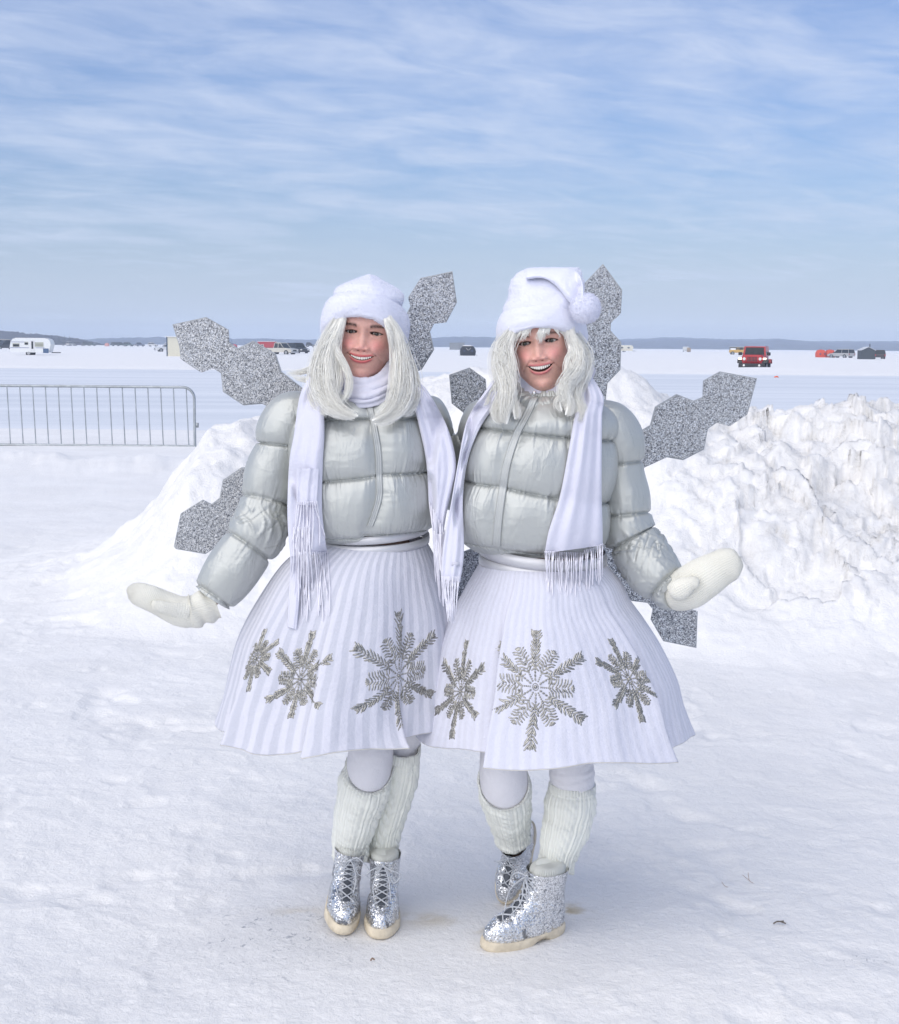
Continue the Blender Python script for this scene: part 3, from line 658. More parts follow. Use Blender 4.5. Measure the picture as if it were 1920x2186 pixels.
    mix((.92 * np.clip(ul * 1.25, 0, 1) * sstep(up - .001, up, Z) + 0) * fF * (ax < mw * 1.08), P['lip']); mix(np.clip(ll * 1.15, 0, 1) * sstep(lo + .001, lo, Z) * fF * .95 * (ax < mw * 1.08), P['lip'])
    mix(inm * fF, (.06, .012, .012)); mix(.7 * gau(ax - mw, .0025) * gau(Z - zm - k, .0022) * fF, (.15, .03, .03))
    mix(.75 * gau(ax - .0075, .0030) * gau(Z + .0430, .0017) * fF, (.08, .02, .02))
    bz = .0172 + P.get('by', 0) + .0018 * np.clip(1 - ((ax - .034) / .016) ** 2, -1, 1) * 1.0; bx = sstep(.014, .019, ax) * sstep(.054, .046, ax)
    th_ = np.interp(ax, [.014, .022, .036, .054], [.0040, .0046, .0040, .0018]); hair = .8 + .5 * vn(X * 900, Z * 500 + ax * 400, 5)
    mix(bx * gau(Z - bz, th_) * 1.15 * hair * fF * P.get('brow', 1), (.035, .022, .018))
    mix(.95 * gau(Z - lidu - .0004, .0019) * sstep(1.22, 1.0, np.abs(a)) * fF, (.012, .008, .008)); mix(.7 * gau(Z - lidl, .0010) * sstep(1.1, .8, np.abs(a)) * fF, (.08, .035, .03))
    mix(ine * fF, (.05, .02, .02))
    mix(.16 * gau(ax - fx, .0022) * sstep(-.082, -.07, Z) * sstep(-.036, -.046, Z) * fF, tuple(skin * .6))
    frk = vn(X * 300, Z * 300, 77) + vn(X * 700, Z * 700, 78) * .5; C *= (1 + .10 * frk)[..., None]
    g = loft(np.stack([X, Y, Z], -1), True, True, False, c=C)
    # ears
    for sx in (-1, 1):
        g.merge(tube([(sx * .073, .01, .012), (sx * .083, .018, .016), (sx * .084, .020, -.004), (sx * .078, .012, -.022), (sx * .071, .006, -.026)], [.006, .010, .011, .009, .005], 10, 16, flat=.6))
    for i in range(len(g.c)):
        if i > 1: g.c[i] = np.tile(skin, (len(g.c[i]), 1))
    return g
def eye_geo(sx, gaze=(0, 0), iris=(.09, .05, .03)):
    th = np.linspace(0, np.pi, 28); ph = np.linspace(0, 2 * np.pi, 32, endpoint=False); T, P_ = np.meshgrid(th, ph, indexing='ij')
    d = np.stack([np.sin(T) * np.cos(P_), -np.cos(T), np.sin(T) * np.sin(P_)], -1)
    C = np.zeros(T.shape + (3,)); C[:] = (.55, .50, .48); C[T < .56] = iris; C[T < .26] = (.005, .005, .005); C[(T > .50) & (T < .58)] = (.03, .02, .02)
    r = .0118 * (1 + .04 * np.exp(-(T / .4) ** 2)); v = d * r[..., None]
    c = np.array([sx * .0315, -.0615, .0]); g = loft(v + c + np.array([gaze[0], 0, gaze[1]]), True, c=C, flip=True); return g
def teeth_geo(P):
    g = Geo(); zm, mw, k = P['mz'], P['mw'], P['mk']; n = 8; wid = mw * .72
    xs = []; x = 0
    ws = np.array([1.15, .9, .95, .85, .8]); ws = ws / ws.sum() * wid; e = np.concatenate([[0], np.cumsum(ws)])
    for s in (-1, 1):
        for a, b in zip(e[:-1], e[1:]):
            xc = s * (a + b) / 2; hw = (b - a) / 2 * .97; zt = zm + k * (xc / mw) ** 2 + P['top'] + .002; h = P['th'] * (1 - .35 * abs(xc / wid) ** 2)
            y = -.0895 + .012 * (xc / mw) ** 2 + P.get('ty', 0)
            yaw = math.atan(2 * .010 * xc / mw ** 2)
            sp = sphere((0, 0, 0), 1, 12, 10); v = sp.v[0]; sgn = np.sign(v) * np.abs(v) ** .55
            vv = sgn * np.array([hw, .003, h / 2]); R = np.array([[math.cos(yaw), -math.sin(yaw), 0], [math.sin(yaw), math.cos(yaw), 0], [0, 0, 1]])
            sp.v = [(np.sign(q) * np.abs(q) ** .55 * np.array([hw, .003, h / 2])) @ R.T + np.array([xc, y, zt - h / 2]) for q in sp.v]; g.merge(sp)
    return g
def rotm(yaw, pitch, roll):
    cy, sy = math.cos(yaw), math.sin(yaw); cp, sp = math.cos(pitch), math.sin(pitch); cr, sr = math.cos(roll), math.sin(roll)
    Rz = np.array([[cy, -sy, 0], [sy, cy, 0], [0, 0, 1]]); Rx = np.array([[1, 0, 0], [0, cp, -sp], [0, sp, cp]]); Ry = np.array([[cr, 0, sr], [0, 1, 0], [-sr, 0, cr]])
    return Ry @ Rx @ Rz
def M4(R, t, s=1.0):
    m = np.eye(4); m[:3, :3] = R * s; m[:3, 3] = t; return m
def body_mesh(name, tubes, headg, parent):
    """limbs and trunk fused by a voxel remesh, then the finely modelled head and neck joined into the same mesh"""
    g = Geo()
    for t in tubes: g.merge(t)
    o = g.build('tmp', M['skin']); md = o.modifiers.new('r', 'REMESH'); md.mode = 'VOXEL'; md.voxel_size = .009; md.use_smooth_shade = True
    dg = bpy.context.evaluated_depsgraph_get(); me = o.evaluated_get(dg).to_mesh()
    V = np.zeros(len(me.vertices) * 3); me.vertices.foreach_get('co', V); V = V.reshape(-1, 3)
    quads = np.array([list(p.vertices) for p in me.polygons if len(p.vertices) == 4]); tris = [list(p.vertices) for p in me.polygons if len(p.vertices) == 3]
    b = Geo(); b.add(V, quads, c=np.tile((.50, .30, .24), (len(V), 1)))
    if tris: b.f.append(np.array(tris))
    o.evaluated_get(dg).to_mesh_clear(); bpy.data.objects.remove(o, do_unlink=True)
    b.merge(headg); return b.build(name, M['skin'], parent, keepcol=True)
# ------------------------------------------------------------------ hair
def lock(g, guide, rad, n, seed, Hm=None, wave=0, wfreq=3, r0=.0005, core=True, flat=.6, stray=.0):
    """guide: (px, py, Y) ; rad metres along guide"""
    if core: g0 = guide[0]; guide = [(g0[0] + (guide[0][0] - guide[1][0]) * .5, g0[1] - 24, g0[2] + .035)] + list(guide); rad = [rad[0] * .8] + list(rad)
    r_ = np.random.default_rng(seed); P = resamp(np.array([W(*q) for q in guide]), 36); R = np.interp(np.linspace(0, 1, 36), np.linspace(0, 1, len(rad)), rad)
    T, A, B = frames(P); s = np.linspace(0, 1, 36)
    if core: g.merge(tube(P, R * .50, 8, None, flat=flat))
    for i in range(int(n * 2.7)):
        rr = math.sqrt(r_.random()) * (1.0 if r_.random() > stray else 1.6); a = r_.random() * 6.283; ph = r_.normal(0, .35); tw = r_.normal(0, .9)
        aa = a + tw * s; off = (np.cos(aa) * rr * R * flat)[:, None] * A + (np.sin(aa) * rr * R)[:, None] * B
        wv = wave * np.sin(s * wfreq * 6.283 + ph + seed) * sstep(0, .35, s); wv2 = wave * .5 * np.cos(s * wfreq * 6.283 + ph + seed)
        jit = np.cumsum(r_.normal(0, .00055, (36, 3)), 0) * s[:, None]
        Q = P + off + wv[:, None] * B + wv2[:, None] * A * .6 + jit
        end = 1 - .38 * r_.random() ** 2; k = max(8, int(36 * end)); w = r0 * (.7 + .7 * r_.random()) * (1 - .7 * np.linspace(0, 1, k) ** 3)
        g.merge(tube(Q[:k], w, 3, None, cap=False))
# ------------------------------------------------------------------ boots
BZ = [.020, .034, .05, .064, .078, .090, .100, .115, .138, .172]
BF = [.152, .156, .153, .143, .120, .085, .060, .040, .030, .030]
BB = [-.100, -.103, -.104, -.103, -.101, -.098, -.095, -.090, -.088, -.092]
BW = [.047, .048, .047, .0455, .0435, .0415, .040, .0395, .042, .046]
def boot(Mw, parent, seed, label=None, tall=1.0):
    def xf(g):
        for v in g.v: v[:, 2] = np.where(v[:, 2] > .085, .085 + (v[:, 2] - .085) * tall, v[:, 2])
        return g.xf(Mw)
    root_g = Geo(); z = np.linspace(.02, .172, 90); th = np.linspace(0, 2 * np.pi, 120, endpoint=False); Z, T = np.meshgrid(z, th, indexing='ij')
    yf = np.interp(Z, BZ, BF); yb = np.interp(Z, BZ, BB); w = np.interp(Z, BZ, BW); c = np.cos(T); s = np.sin(T)
    Yv = (yf + yb) / 2 + (yf - yb) / 2 * np.sign(c) * np.abs(c) ** .9; wl = w * np.interp((Yv + .1) / .25, [0, .35, .7, 1], [.80, .86, 1.0, .9])
    ln = (yf - yb); wl = np.where(ln > .17, wl, w)
    X = wl * np.sign(s) * np.abs(s) ** .82
    d = .0022 * fbm(X * 60 + seed, Yv * 60, 3, 7) * 2
    vamp = .004 * sstep(.006, -.006, np.abs(Yv - .085) - .003) * (Z > .04)       # seam over the toes
    k = 1 + d / .05
    V = np.stack([X * k, Yv, Z - vamp], -1)
    b = xf(loft(V, True, True, False)).build('boot', M['boot'], parent)
    if label: b['label'] = label
    # cuff rim inside
    xf(tube([(.0, -.031, .183), (.0, -.031, .180), (0, -.031, .170), (0, -.031, .150)], [.028, .036, .0405, .040], 40, 14, ref=(0, 1, 0), flat=1.32)).build('sock', M['warmer'], b)
    # sole
    n = 90; t = np.linspace(0, 2 * np.pi, n, endpoint=False); yy = .026 + .134 * np.sign(np.cos(t)) * np.abs(np.cos(t)) ** .9; xs = .053 * np.interp((yy + .1) / .25, [0, .35, .7, 1], [.80, .82, 1.0, .92]) * np.sign(np.sin(t)) * np.abs(np.sin(t)) ** .80
    lv = []
    for zz, kx in ((-.001, .97), (.002, 1.0), (.013, 1.01), (.024, 1.0), (.027, .97)):
        low = zz + (0.0 if zz > .01 else .010 * float(0)); lv.append(np.stack([xs * kx, .026 + (yy - .026) * kx, np.full(n, zz)], -1))
    lv = np.array(lv); lift = .012 * sstep(.0, -.02, lv[..., 1] - .03 + 0) * sstep(-.045, -.03, lv[..., 1]) * (lv[..., 2] < .005); lv[..., 2] += lift
    sg = loft(lv, True, True, True)
    xf(sg).build('sole', M['sole'], b)
    # tongue and lacing
    zz = np.linspace(.080, .162, 8); yo = np.interp(zz, BZ, BF) + .004
    tg = Geo(); P = np.stack([0 * zz, np.interp(zz, BZ, BF) + .0005, zz], 1)
    tg.merge(tube(P, [.011] * 8, 10, 24, ref=(0, 1, 0), flat=.30)); xf(tg).build('tongue', M['eyelet'], b)
    lg = Geo(); r_ = np.random.default_rng(seed); hw = .019
    for i in range(len(zz) - 1):
        for sx in (-1, 1):
            a = np.array([sx * hw, np.interp(zz[i], BZ, BF) - .003, zz[i]]); c_ = np.array([-sx * hw, np.interp(zz[i + 1], BZ, BF) - .003, zz[i + 1]]); m_ = (a + c_) / 2 + np.array([0, .008, .004])
            lg.merge(tube([a, m_, c_], .0019, 6, 10))
    zt = .163; yt = np.interp(zt, BZ, BF) + .006
    for sx in (-1, 1):
        q = r_.normal(0, .006, 6)
        lg.merge(tube([(0, yt, zt), (sx * .020, yt + .018, zt + .006 + q[0]), (sx * .042 + q[1], yt + .020, zt - .018), (sx * .030, yt + .016, zt - .036 + q[2]), (sx * .012, yt + .006, zt - .010), (0, yt, zt)], .0017, 6, 30))
        lg.merge(tube([(0, yt, zt), (sx * .010, yt + .016, zt - .010), (sx * .018 + q[3], yt + .030, zt - .045), (sx * .012 + q[4], yt + .060, zt - .095 + q[5])], .0016, 6, 20))
    lg.merge(sphere((0, yt, zt), .005, 10, 8))
    eg = lg
    for q in zz:
        for sx in (-1, 1): eg.merge(sphere((sx * hw, np.interp(q, BZ, BF) - .001, q), .0032, 8, 6))
    xf(eg).build('bootlace', M['lace'], b)
    return b
def bootM(heel, toe, upv, s=1.0):
    heel = np.array(heel, float); toe = np.array(toe, float); y = toe - heel; ln = np.linalg.norm(y); y /= ln; u = np.array(upv, float); u -= y * (u @ y); u /= np.linalg.norm(u); x = np.cross(y, u)
    R = np.stack([x, y, u], 1); k = s; o = heel + y * (.108 * k); return M4(R * k, o)
def leg_warmer(path, tilt, seed, parent, cable=2.0, tb=0.0):
    pts = np.array([W(a, b, y) for a, b, y, h in path]); rad = np.array([h * sc(y) for a, b, y, h in path]); ns, n = 150, 200
    def disp(S, A):
        rib = np.abs(np.sin(A * 15)) ** 1.5; cabx = np.zeros_like(A)
        for c0 in (-1.2 + np.pi, 0.15 + np.pi, 1.5 + np.pi): 
            da = (A - c0 + np.pi) % (2 * np.pi) - np.pi; m = np.exp(-(da / .26) ** 4); cabx = cabx + m * (np.abs(np.sin(S * 34 + da * 6)) * .0035 + .001); rib = rib * (1 - m * .9)
        cuff = sstep(.10, .07, S)
        return np.where(cuff > .5, np.abs(np.sin(A * 26)) * .0018, rib * .0022 + cabx) + fbm(S * 9, np.cos(A) * 2 + np.sin(A) * 1.3, 3, seed) * .005 + .003 * np.exp(-((S - .93) / .03) ** 2) - .0025 * np.exp(-((S - .105) / .012) ** 2)
    g = tube(pts, rad, n, ns, disp=disp, cap=False, uvs=2.2, ref=(0, 1, 0))
    V = g.v[0].reshape(ns, n, 3); T, A, B = frames(resamp(pts, ns), (0, 1, 0)); tilt = -tilt; tb = -tb; ang = np.linspace(0, 2 * np.pi, n, endpoint=False); s = np.linspace(0, 1, ns)
    k = (tilt * (1 - s) ** 5)[:, None] * np.cos(ang)[None, :] + (-tb * s ** 6)[:, None] * np.cos(ang)[None, :]; V += k[..., None] * T[:, None, :]
    # turned-in rims
    inn0 = V[0] + (V[0].mean(0) - V[0]) * .08; inn1 = inn0 + T[0] * .03; o = np.concatenate([inn1[None], inn0[None], V], 0)
    q = V[-1] + (V[-1].mean(0) - V[-1]) * .10; q2 = q - T[-1] * .03; o = np.concatenate([o, q[None], q2[None]], 0)
    uv = np.stack(np.broadcast_arrays((ang / (2 * np.pi))[None, :], (np.linspace(0, 2.2, ns + 4))[:, None]), -1)
    return loft(o, True, uv=uv).build('leg_warmer', M['warmer'], parent)
# ------------------------------------------------------------------ skirt and its beaded snowflakes
def make_skirt(rows, Yc, ryf, ryb, steps, waves, hem, seed, mt, parent, ex=2.0, nv=150, n=720):
    P, T, V, nr = rows_loft(rows, Yc, ryf, ryb, n, nv, ex); D = np.zeros(T.shape); g_ = V ** 1.4
    for th0, amp, side, wd, pw in steps:       # overlapping folds: a raised edge that falls away sharply on one side
        x = (T - th0 + np.pi) % (2 * np.pi) - np.pi
        x = x * side + .0; D += amp * V ** pw * np.where(x > 0, np.exp(-x / wd), -.30 * np.exp(x / .10)) * sstep(-1.6, -.9, x)
    for fq, amp, ph in waves: D += amp * g_ * np.sin(T * fq + ph) 
    D += g_ * .011 * fbm(T * 2.6, V * 2.0, 3, seed) * 2 + .0014 * fbm(T * 9, V * 3, 3, seed + 4)
    # soften the drop
    for _ in range(2): D = (np.roll(D, 1, 1) + D + np.roll(D, -1, 1)) / 3
    P = P + nr * D[..., None]
    hz = np.zeros(T.shape)
    for fq, amp, ph in hem: hz += amp * np.sin(T * fq + ph)
    P[..., 2] += hz * V ** 6 + .006 * np.exp(-((V - .0) / .03) ** 2) * 0
    g = loft(P, True, uv=np.stack([T / (2 * np.pi), V], -1)); b = g.bvh()
    sk = g.build('skirt', mt, parent); so = sk.modifiers.new('s', 'SOLIDIFY'); so.thickness = .0025; so.offset = 1 if False else -1
    ring = P[-1]; hm = tube(np.concatenate([ring, ring[:1]]), .0019, 6, cap=False, ref=(0, 0, 1)); hm.build('hem', M['hem'], sk)
    return sk, g, b, P
def leafbead(g, a, b, w, h=.0016, N_=None):
    """elongated bead from a to b"""
    a = np.asarray(a); b = np.asarray(b); d = b - a; ln = np.linalg.norm(d)
    if ln < 1e-5: return
    t = np.array([0, .18, .5, .82, 1.0]); g.merge(tube(a + d * t[:, None], np.array([.15, .8, 1, .8, .15]) * w, 6, None, ref=N_ if N_ is not None else (0, -1, 0), flat=h / w))
def applique(cpx, R, skirtb, parent, seed, rot=0.0, xs=1.0, P=None):
    """beads sewn on in the cloth's own coordinates, so they follow every fold"""
    o, d = ray(*cpx); hit = skirtb.ray_cast(o, d)
    if hit[0] is None: print('applique miss', cpx); return
    C = np.array(hit[0]); nv, nq = P.shape[:2]; k = int(np.argmin(((P - C) ** 2).sum(-1))); i0, j0 = divmod(k, nq)
    w_ = 24; cu = np.linalg.norm(P[i0, (j0 + w_) % nq] - P[i0, (j0 - w_) % nq]) / (2 * w_); a_, b_ = max(i0 - 25, 0), min(i0 + 25, nv - 1); cv = np.linalg.norm(P[b_, j0] - P[a_, j0]) / (b_ - a_)
    r_ = np.random.default_rng(seed); g = Geo(); pg = Geo()
    def at_(fi, fj):
        fi = min(max(fi, 0), nv - 1.001); ia = int(fi); ja = math.floor(fj); u = fi - ia; v = fj - ja; A = P[ia, ja % nq]; B = P[ia, (ja + 1) % nq]; C_ = P[ia + 1, ja % nq]; D = P[ia + 1, (ja + 1) % nq]
        nn_ = np.cross(B - A, C_ - A); nn_ /= np.linalg.norm(nn_) + 1e-12; q = (A * (1 - v) + B * v) * (1 - u) + (C_ * (1 - v) + D * v) * u
        out_ = q - np.array([P[ia, :, 0].mean(), P[ia, :, 1].mean(), q[2]]); return q, (nn_ if nn_ @ out_ > 0 else -nn_)
    def pt(x, y, lift=.0022):
        ca, sa = math.cos(rot), math.sin(rot); x, y = (x * ca - y * sa) * xs, x * sa + y * ca
        rowk = np.linalg.norm(P[i0, :, :2] - P[i0, :, :2].mean(0), axis=1).mean(); fi = i0 - y / cv; ii = int(min(max(fi, 0), nv - 1)); rowi = np.linalg.norm(P[ii, :, :2] - P[ii, :, :2].mean(0), axis=1).mean()
        q, n_ = at_(fi, j0 + x / (cu * rowi / rowk)); return q + n_ * lift, n_
    def bead(x0, y0, x1, y1, w, lift=.0022):
        a, na = pt(x0, y0, lift); b, nb = pt(x1, y1, lift)
        if np.linalg.norm(a - b) < 3 * math.hypot(x1 - x0, y1 - y0) + 1e-4: leafbead(g, a, b, w, .0015, na)
    for i in range(6):
        a = i * math.pi / 3; c, s = math.sin(a), math.cos(a)
        F = lambda u, v: (c * u + s * v, s * u - c * v)
        n = 17
        for j in range(n):
            u0 = R * (.08 + .90 * j / n); u1 = R * (.08 + .90 * (j + .9) / n); bead(*F(u0, .0009), *F(u1, -.0009), .0026, .003)
        for u in np.linspace(.28, .90, 10):
            l_ = R * (.165 if u < .66 else .18) * (1.05 - .35 * abs(u - .62) / .4); l_ *= (1.2 if u > .74 else 1)
            if .66 < u < .73: l_ *= .7
            for sd_ in (-1, 1):
                q = .62 + r_.normal(0, .07); uu = R * u; bead(*F(uu, sd_ * .001), *F(uu + l_ * math.cos(q), sd_ * l_ * math.sin(q)), .0027 + .0006 * r_.random())
        for q in (-.5, 0, .5): bead(*F(R * .93, 0), *F(R * .93 + R * .09 * math.cos(q), R * .09 * math.sin(q)), .0026)
        a2 = a + math.pi / 6; c2, s2 = math.sin(a2), math.cos(a2); G = lambda u, v: (c2 * u + s2 * v, s2 * u - c2 * v); R2 = R * .66
        for j in range(7):
            u0 = R2 * (.12 + .34 * j / 7); u1 = R2 * (.12 + .34 * (j + .9) / 7); bead(*G(u0, 0), *G(u1, 0), .0026)
        for (u, v) in ((.44, -.10), (.44, .10), (.56, 0), (.72, -.05), (.72, .06), (.86, 0)):
            p, n_ = pt(*G(R2 * u, R2 * v), .003); pg.merge(sphere(p, .0026, 8, 6))
        for u in np.linspace(.34, .92, 8):
            for sd_ in (-1, 1):
                for m_ in (0, 1):
                    q = .8 + m_ * .5 + r_.normal(0, .12); l_ = R2 * .155 * (1.1 - .5 * (u - .5)); o_ = sd_ * R2 * .07 * m_
                    bead(*G(R2 * u, o_), *G(R2 * u + l_ * math.cos(q), o_ + sd_ * l_ * math.sin(q)), .0023)
        for q in (-.45, 0, .45): bead(*G(R2 * .94, 0), *G(R2 * .94 + R2 * .11 * math.cos(q), R2 * .11 * math.sin(q)), .0023)
    for j in range(14):
        a = j / 14 * 6.283; bead(.0075 * math.cos(a), .0075 * math.sin(a), .0075 * math.cos(a + .42), .0075 * math.sin(a + .42), .0017)
    p, n_ = pt(0, 0, .003); pg.merge(sphere(p, .0045, 12, 8))
    g.merge(pg); return g.build('snowflake_applique', M['bead'], parent)
# ------------------------------------------------------------------ glitter snowflake boards
def board(name, arms, center, Y, label, tilt=0.0, group=None, thick=.016, edgew=.0):
    C = W(*center, Y); root = empty(name, C, label, 'costume snowflake', group); g = Geo(); gb = Geo()
    hub = [(center[0] + 110 * math.cos(a), center[1] + 110 * math.sin(a)) for a in np.linspace(0, 2 * np.pi, 6, endpoint=False)]
    for k, poly in enumerate(arms + [hub]):
        yk = Y + .0006 * k; P = np.array([W(a, b, yk) for a, b in poly]); n = len(P); cen = P.mean(0)
        for gg, dy0, dy1, gr in ((g, 0, .003, 0.0), (gb, .0032, thick, .0035)):
            Q = P.copy(); dv = Q - cen; Q = Q + dv / (np.linalg.norm(dv, axis=1)[:, None]) * gr
            A = Q + [0, dy0, 0]; B = Q + [0, dy1, 0]; j = np.arange(n); o = Geo(); o.add(np.concatenate([A, B]), np.stack([j, (j + 1) % n, (j + 1) % n + n, j + n], -1)); o.f.append(np.array([np.arange(n)])); o.f.append(np.array([np.arange(n)[::-1] + n])); gg.merge(o)
    g.build('glitter_front', M['glitter'], root, smooth=False); gb.build('backing_board', M['board'], root, smooth=False); settle(root); return root
# ------------------------------------------------------------------ mitten
def mitten(path, thumb, parent, seed, cuffrib=None, flat=.75, ref=(0, 1, 0), label=None):
    def mk(p, cap=True, n=64, ns=90, rib=None):
        pts = np.array([W(a, b, y) for a, b, y, h in p]); rad = np.array([h * sc(y) for a, b, y, h in p])
        def disp(S, A): 
            D = fbm(S * 7 + 3, np.cos(A) * 1.5 + seed, 3, seed) * .003
            if rib: D = D + np.where(S > rib[0], np.sin((S - rib[0]) * rib[1] + np.sin(A) * 1.2) * .0035 + np.abs(np.sin(A * 11)) * .0015, 0)
            tip = np.clip(S / .05, 0, 1); return D
        return tube(pts, rad, n, ns, flat=flat, disp=disp, ref=ref, uvs=1.5)
    g = mk(path, rib=cuffrib); tg_ = mk(thumb, n=36, ns=40); tg_.uv = [u * np.array([.5, .28]) for u in tg_.uv]; g.merge(tg_); g.merge(fuzz(g, 2500, .003, .0003, .7, seed))
    o = g.build('mitten', M['mitten'], parent); return o
# ================================================================== LEFT WOMAN
def woman_left():
    root = empty('person', tuple(W(785, 1995, 3.56) * [1, 1, 0]), 'smiling woman on the left in striped skirt, silver jacket and low white hat', 'person', 'two costumed women posing on the snow')
    Yc = 3.58
    # --- legs and trunk (under the clothes)
    def T3(pts, r, **k): return tube([W(*p) for p in pts], r, 20, 40, **k)
    trunk = tube([W(795, 850, 3.58), W(790, 960, 3.58), W(790, 1120, 3.58), W(795, 1230, 3.58), W(795, 1330, 3.59)], [.075, .115, .098, .12, .11], 28, 50, flat=.75)
    limbs = [trunk, T3([(755, 1290, 3.59), (775, 1480, 3.57), (785, 1620, 3.55), (768, 1690, 3.57), (758, 1740, 3.60), (750, 1800, 3.64), (747, 1850, 3.665)], [.080, .060, .042, .040, .036, .026, .026]),
             T3([(835, 1290, 3.61), (850, 1480, 3.63), (856, 1600, 3.63), (838, 1700, 3.65), (822, 1750, 3.67), (815, 1800, 3.685), (814, 1850, 3.69)], [.080, .060, .040, .034, .030, .024, .024]),
             T3([(760, 900, 3.58), (690, 880, 3.58), (640, 885, 3.58), (590, 1000, 3.58), (560, 1110, 3.57), (495, 1225, 3.55), (440, 1290, 3.53), (395, 1303, 3.52), (340, 1287, 3.50)], [.05, .05, .050, .036, .034, .028, .020, .018, .014]),
             T3([(800, 900, 3.58), (860, 885, 3.60), (900, 890, 3.62), (935, 960, 3.69), (975, 1020, 3.76), (1020, 1080, 3.83), (1100, 1092, 3.86)], [.05, .05, .040, .030, .028, .026, .020])]
    for y, p in ((1, (738, 1890, 3.60)), (2, (814, 1885, 3.63))): limbs.append(tube([W(p[0], p[1] - 10, p[2] + .05), W(p[0], p[1] + 40, p[2] - .08)], [.022, .018], 14, 14))
    HP = dict(skin=(.69, .40, .33), blush=(.76, .30, .28), lip=(.52, .10, .11), mz=-.0600, mw=.0340, mk=.0085, top=.0020, bot=.0062, eh=.0026, th=.0085, brow=1.0, jaw=.0645)
    R = rotm(math.radians(-4), math.radians(2), math.radians(-5) * -1)
    hc = W(781, 709, 3.50) + np.array([0, .086, 0]); HM = M4(R, hc, 1.04)
    body = body_mesh('body', limbs, head_geo(HP).xf(HM), root)
    for sx in (-1, 1): eye_geo(sx, (.001 * 0, 0), (.06, .035, .02)).xf(HM).build('eye', M['eye'], body, keepcol=True)
    teeth_geo(HP).xf(HM).build('teeth', M['tooth'], body)
    # --- leggings
    lg = Geo()
    lg.merge(tube([W(765, 1400, 3.57), W(789, 1570, 3.535), W(790, 1625, 3.537), W(778, 1685, 3.553), W(764, 1735, 3.58)], [.075, .061, .0600, .0610, .050], 40, 60, disp=lambda S, A: fbm(S * 14, np.cos(A) * 2, 3, 3) * .002))
    lg.merge(tube([W(845, 1400, 3.62), W(860, 1540, 3.61), W(858, 1590, 3.62), W(848, 1650, 3.62), W(837, 1700, 3.64)], [.085, .062, .048, .052, .047], 40, 60))
    lg.build('leggings', M['legging'], root)
    leg_warmer([(790, 1640, 3.535, 52), (777, 1685, 3.55, 55), (764, 1735, 3.58, 48), (752, 1790, 3.62, 40), (750, 1838, 3.615, 37)], .038, 5, root, tb=.01)
    leg_warmer([(858, 1590, 3.60, 41), (848, 1650, 3.62, 46), (837, 1700, 3.64, 43), (824, 1750, 3.66, 38), (816, 1800, 3.675, 35), (818, 1838, 3.655, 35)], .010, 9, root)
    hs = 1.0
    boot(bootM(W(728, 1893, 3.70), (W(731, 2001, 3.44)[0], 3.44, .006), (0.17, -.12, 1), .95), root, 3)
    boot(bootM((W(826, 1900, 3.68)[0], 3.685, .004), (W(811, 2006, 3.43)[0], 3.430, .004), (0, 0, 1), .95), root, 8)
    # --- skirt
    rows = [(1152, 690, 908), (1165, 660, 914), (1192, 619, 926), (1228, 589, 937), (1292, 549, 953), (1358, 516, 962), (1434, 492, 967), (1480, 478, 969), (1530, 467, 971)]
    n_ = len(rows); ryf = np.interp(np.arange(n_), [0, 2, n_ - 1], [.115, .17, .29]); ryb = ryf * .9
    sk, sg, sb, SP = make_skirt(rows, Yc, ryf, ryb, [(-.80, .085, 1, .50, 1.8), (.60, .075, -1, .40, 9), (-.14, .055, 1, .25, 3.0)], [(8, .005, .4), (5, .013, 1.0), (13, .002, 2)], [(3, .010, .5), (7, .008, 1.2)], 31, M['skirtL'], root)
    applique((850, 1441), .146, sb, sk, 1, rot=.03, xs=.92, P=SP); applique((643, 1452), .108, sb, sk, 2, rot=-.03, xs=.80, P=SP); applique((546, 1408), .075, sb, sk, 3, rot=.15, xs=.6, P=SP)
    # --- jacket
    JR = [(826, 722, 842), (838, 700, 868), (856, 662, 905), (885, 640, 925), (930, 634, 926), (990, 634, 922), (1050, 638, 920), (1105, 645, 918), (1135, 655, 912), (1150, 675, 895)]
    jf = [.075, .085, .10, .125, .142, .150, .152, .150, .142, .115]
    P, T, V, nr = rows_loft(JR, Yc, jf, jf, 560, 260, 2.5)
    yf = Yc - .14
    seams = [zline([(600, 838), (1000, 838)], yf), zline([(600, 897), (800, 896), (1000, 894)], yf), zline([(600, 1034), (684, 1030), (801, 1017), (815, 1013), (1000, 1013)], yf), zline([(600, 1153), (700, 1153), (760, 1150), (1000, 1146)], yf)]
    zq = np.array([W(a, b, yf) for a, b in [(785, 860), (801, 909), (808, 965), (810, 1020), (810, 1060), (801, 1095), (789, 1130), (787, 1150)]]); zo = np.argsort(zq[:, 2])
    zipx = lambda Z: np.interp(Z, zq[zo, 2], zq[zo, 0])
    P = puffs(P, nr, T, seams, .022, .0034, zipx, 301)
    # the front hem rides up to the right of the zip
    frt = np.clip(np.cos(T), 0, 1); xr = P[..., 0]; x0 = W(770, 1140, yf)[0]; P[..., 2] += .026 * sstep(x0 - .005, x0 + .012, xr) * V ** 8 * 1.0
    low = V > .985; 
    jg = loft(P, True, True, True, uv=np.stack([T, V], -1))
    jg.merge(sleeve([(668, 868, 3.58, 30), (628, 888, 3.58, 50), (604, 925, 3.58, 55), (597, 962, 3.58, 50), (580, 1010, 3.58, 54), (563, 1083, 3.57, 52), (553, 1130, 3.56, 60), (524, 1176, 3.55, 56), (490, 1228, 3.54, 54), (456, 1277, 3.53, 47)], [-.05, .245, .50, .72, .99], 401, elbow=(.62, .07), tilt=.012))
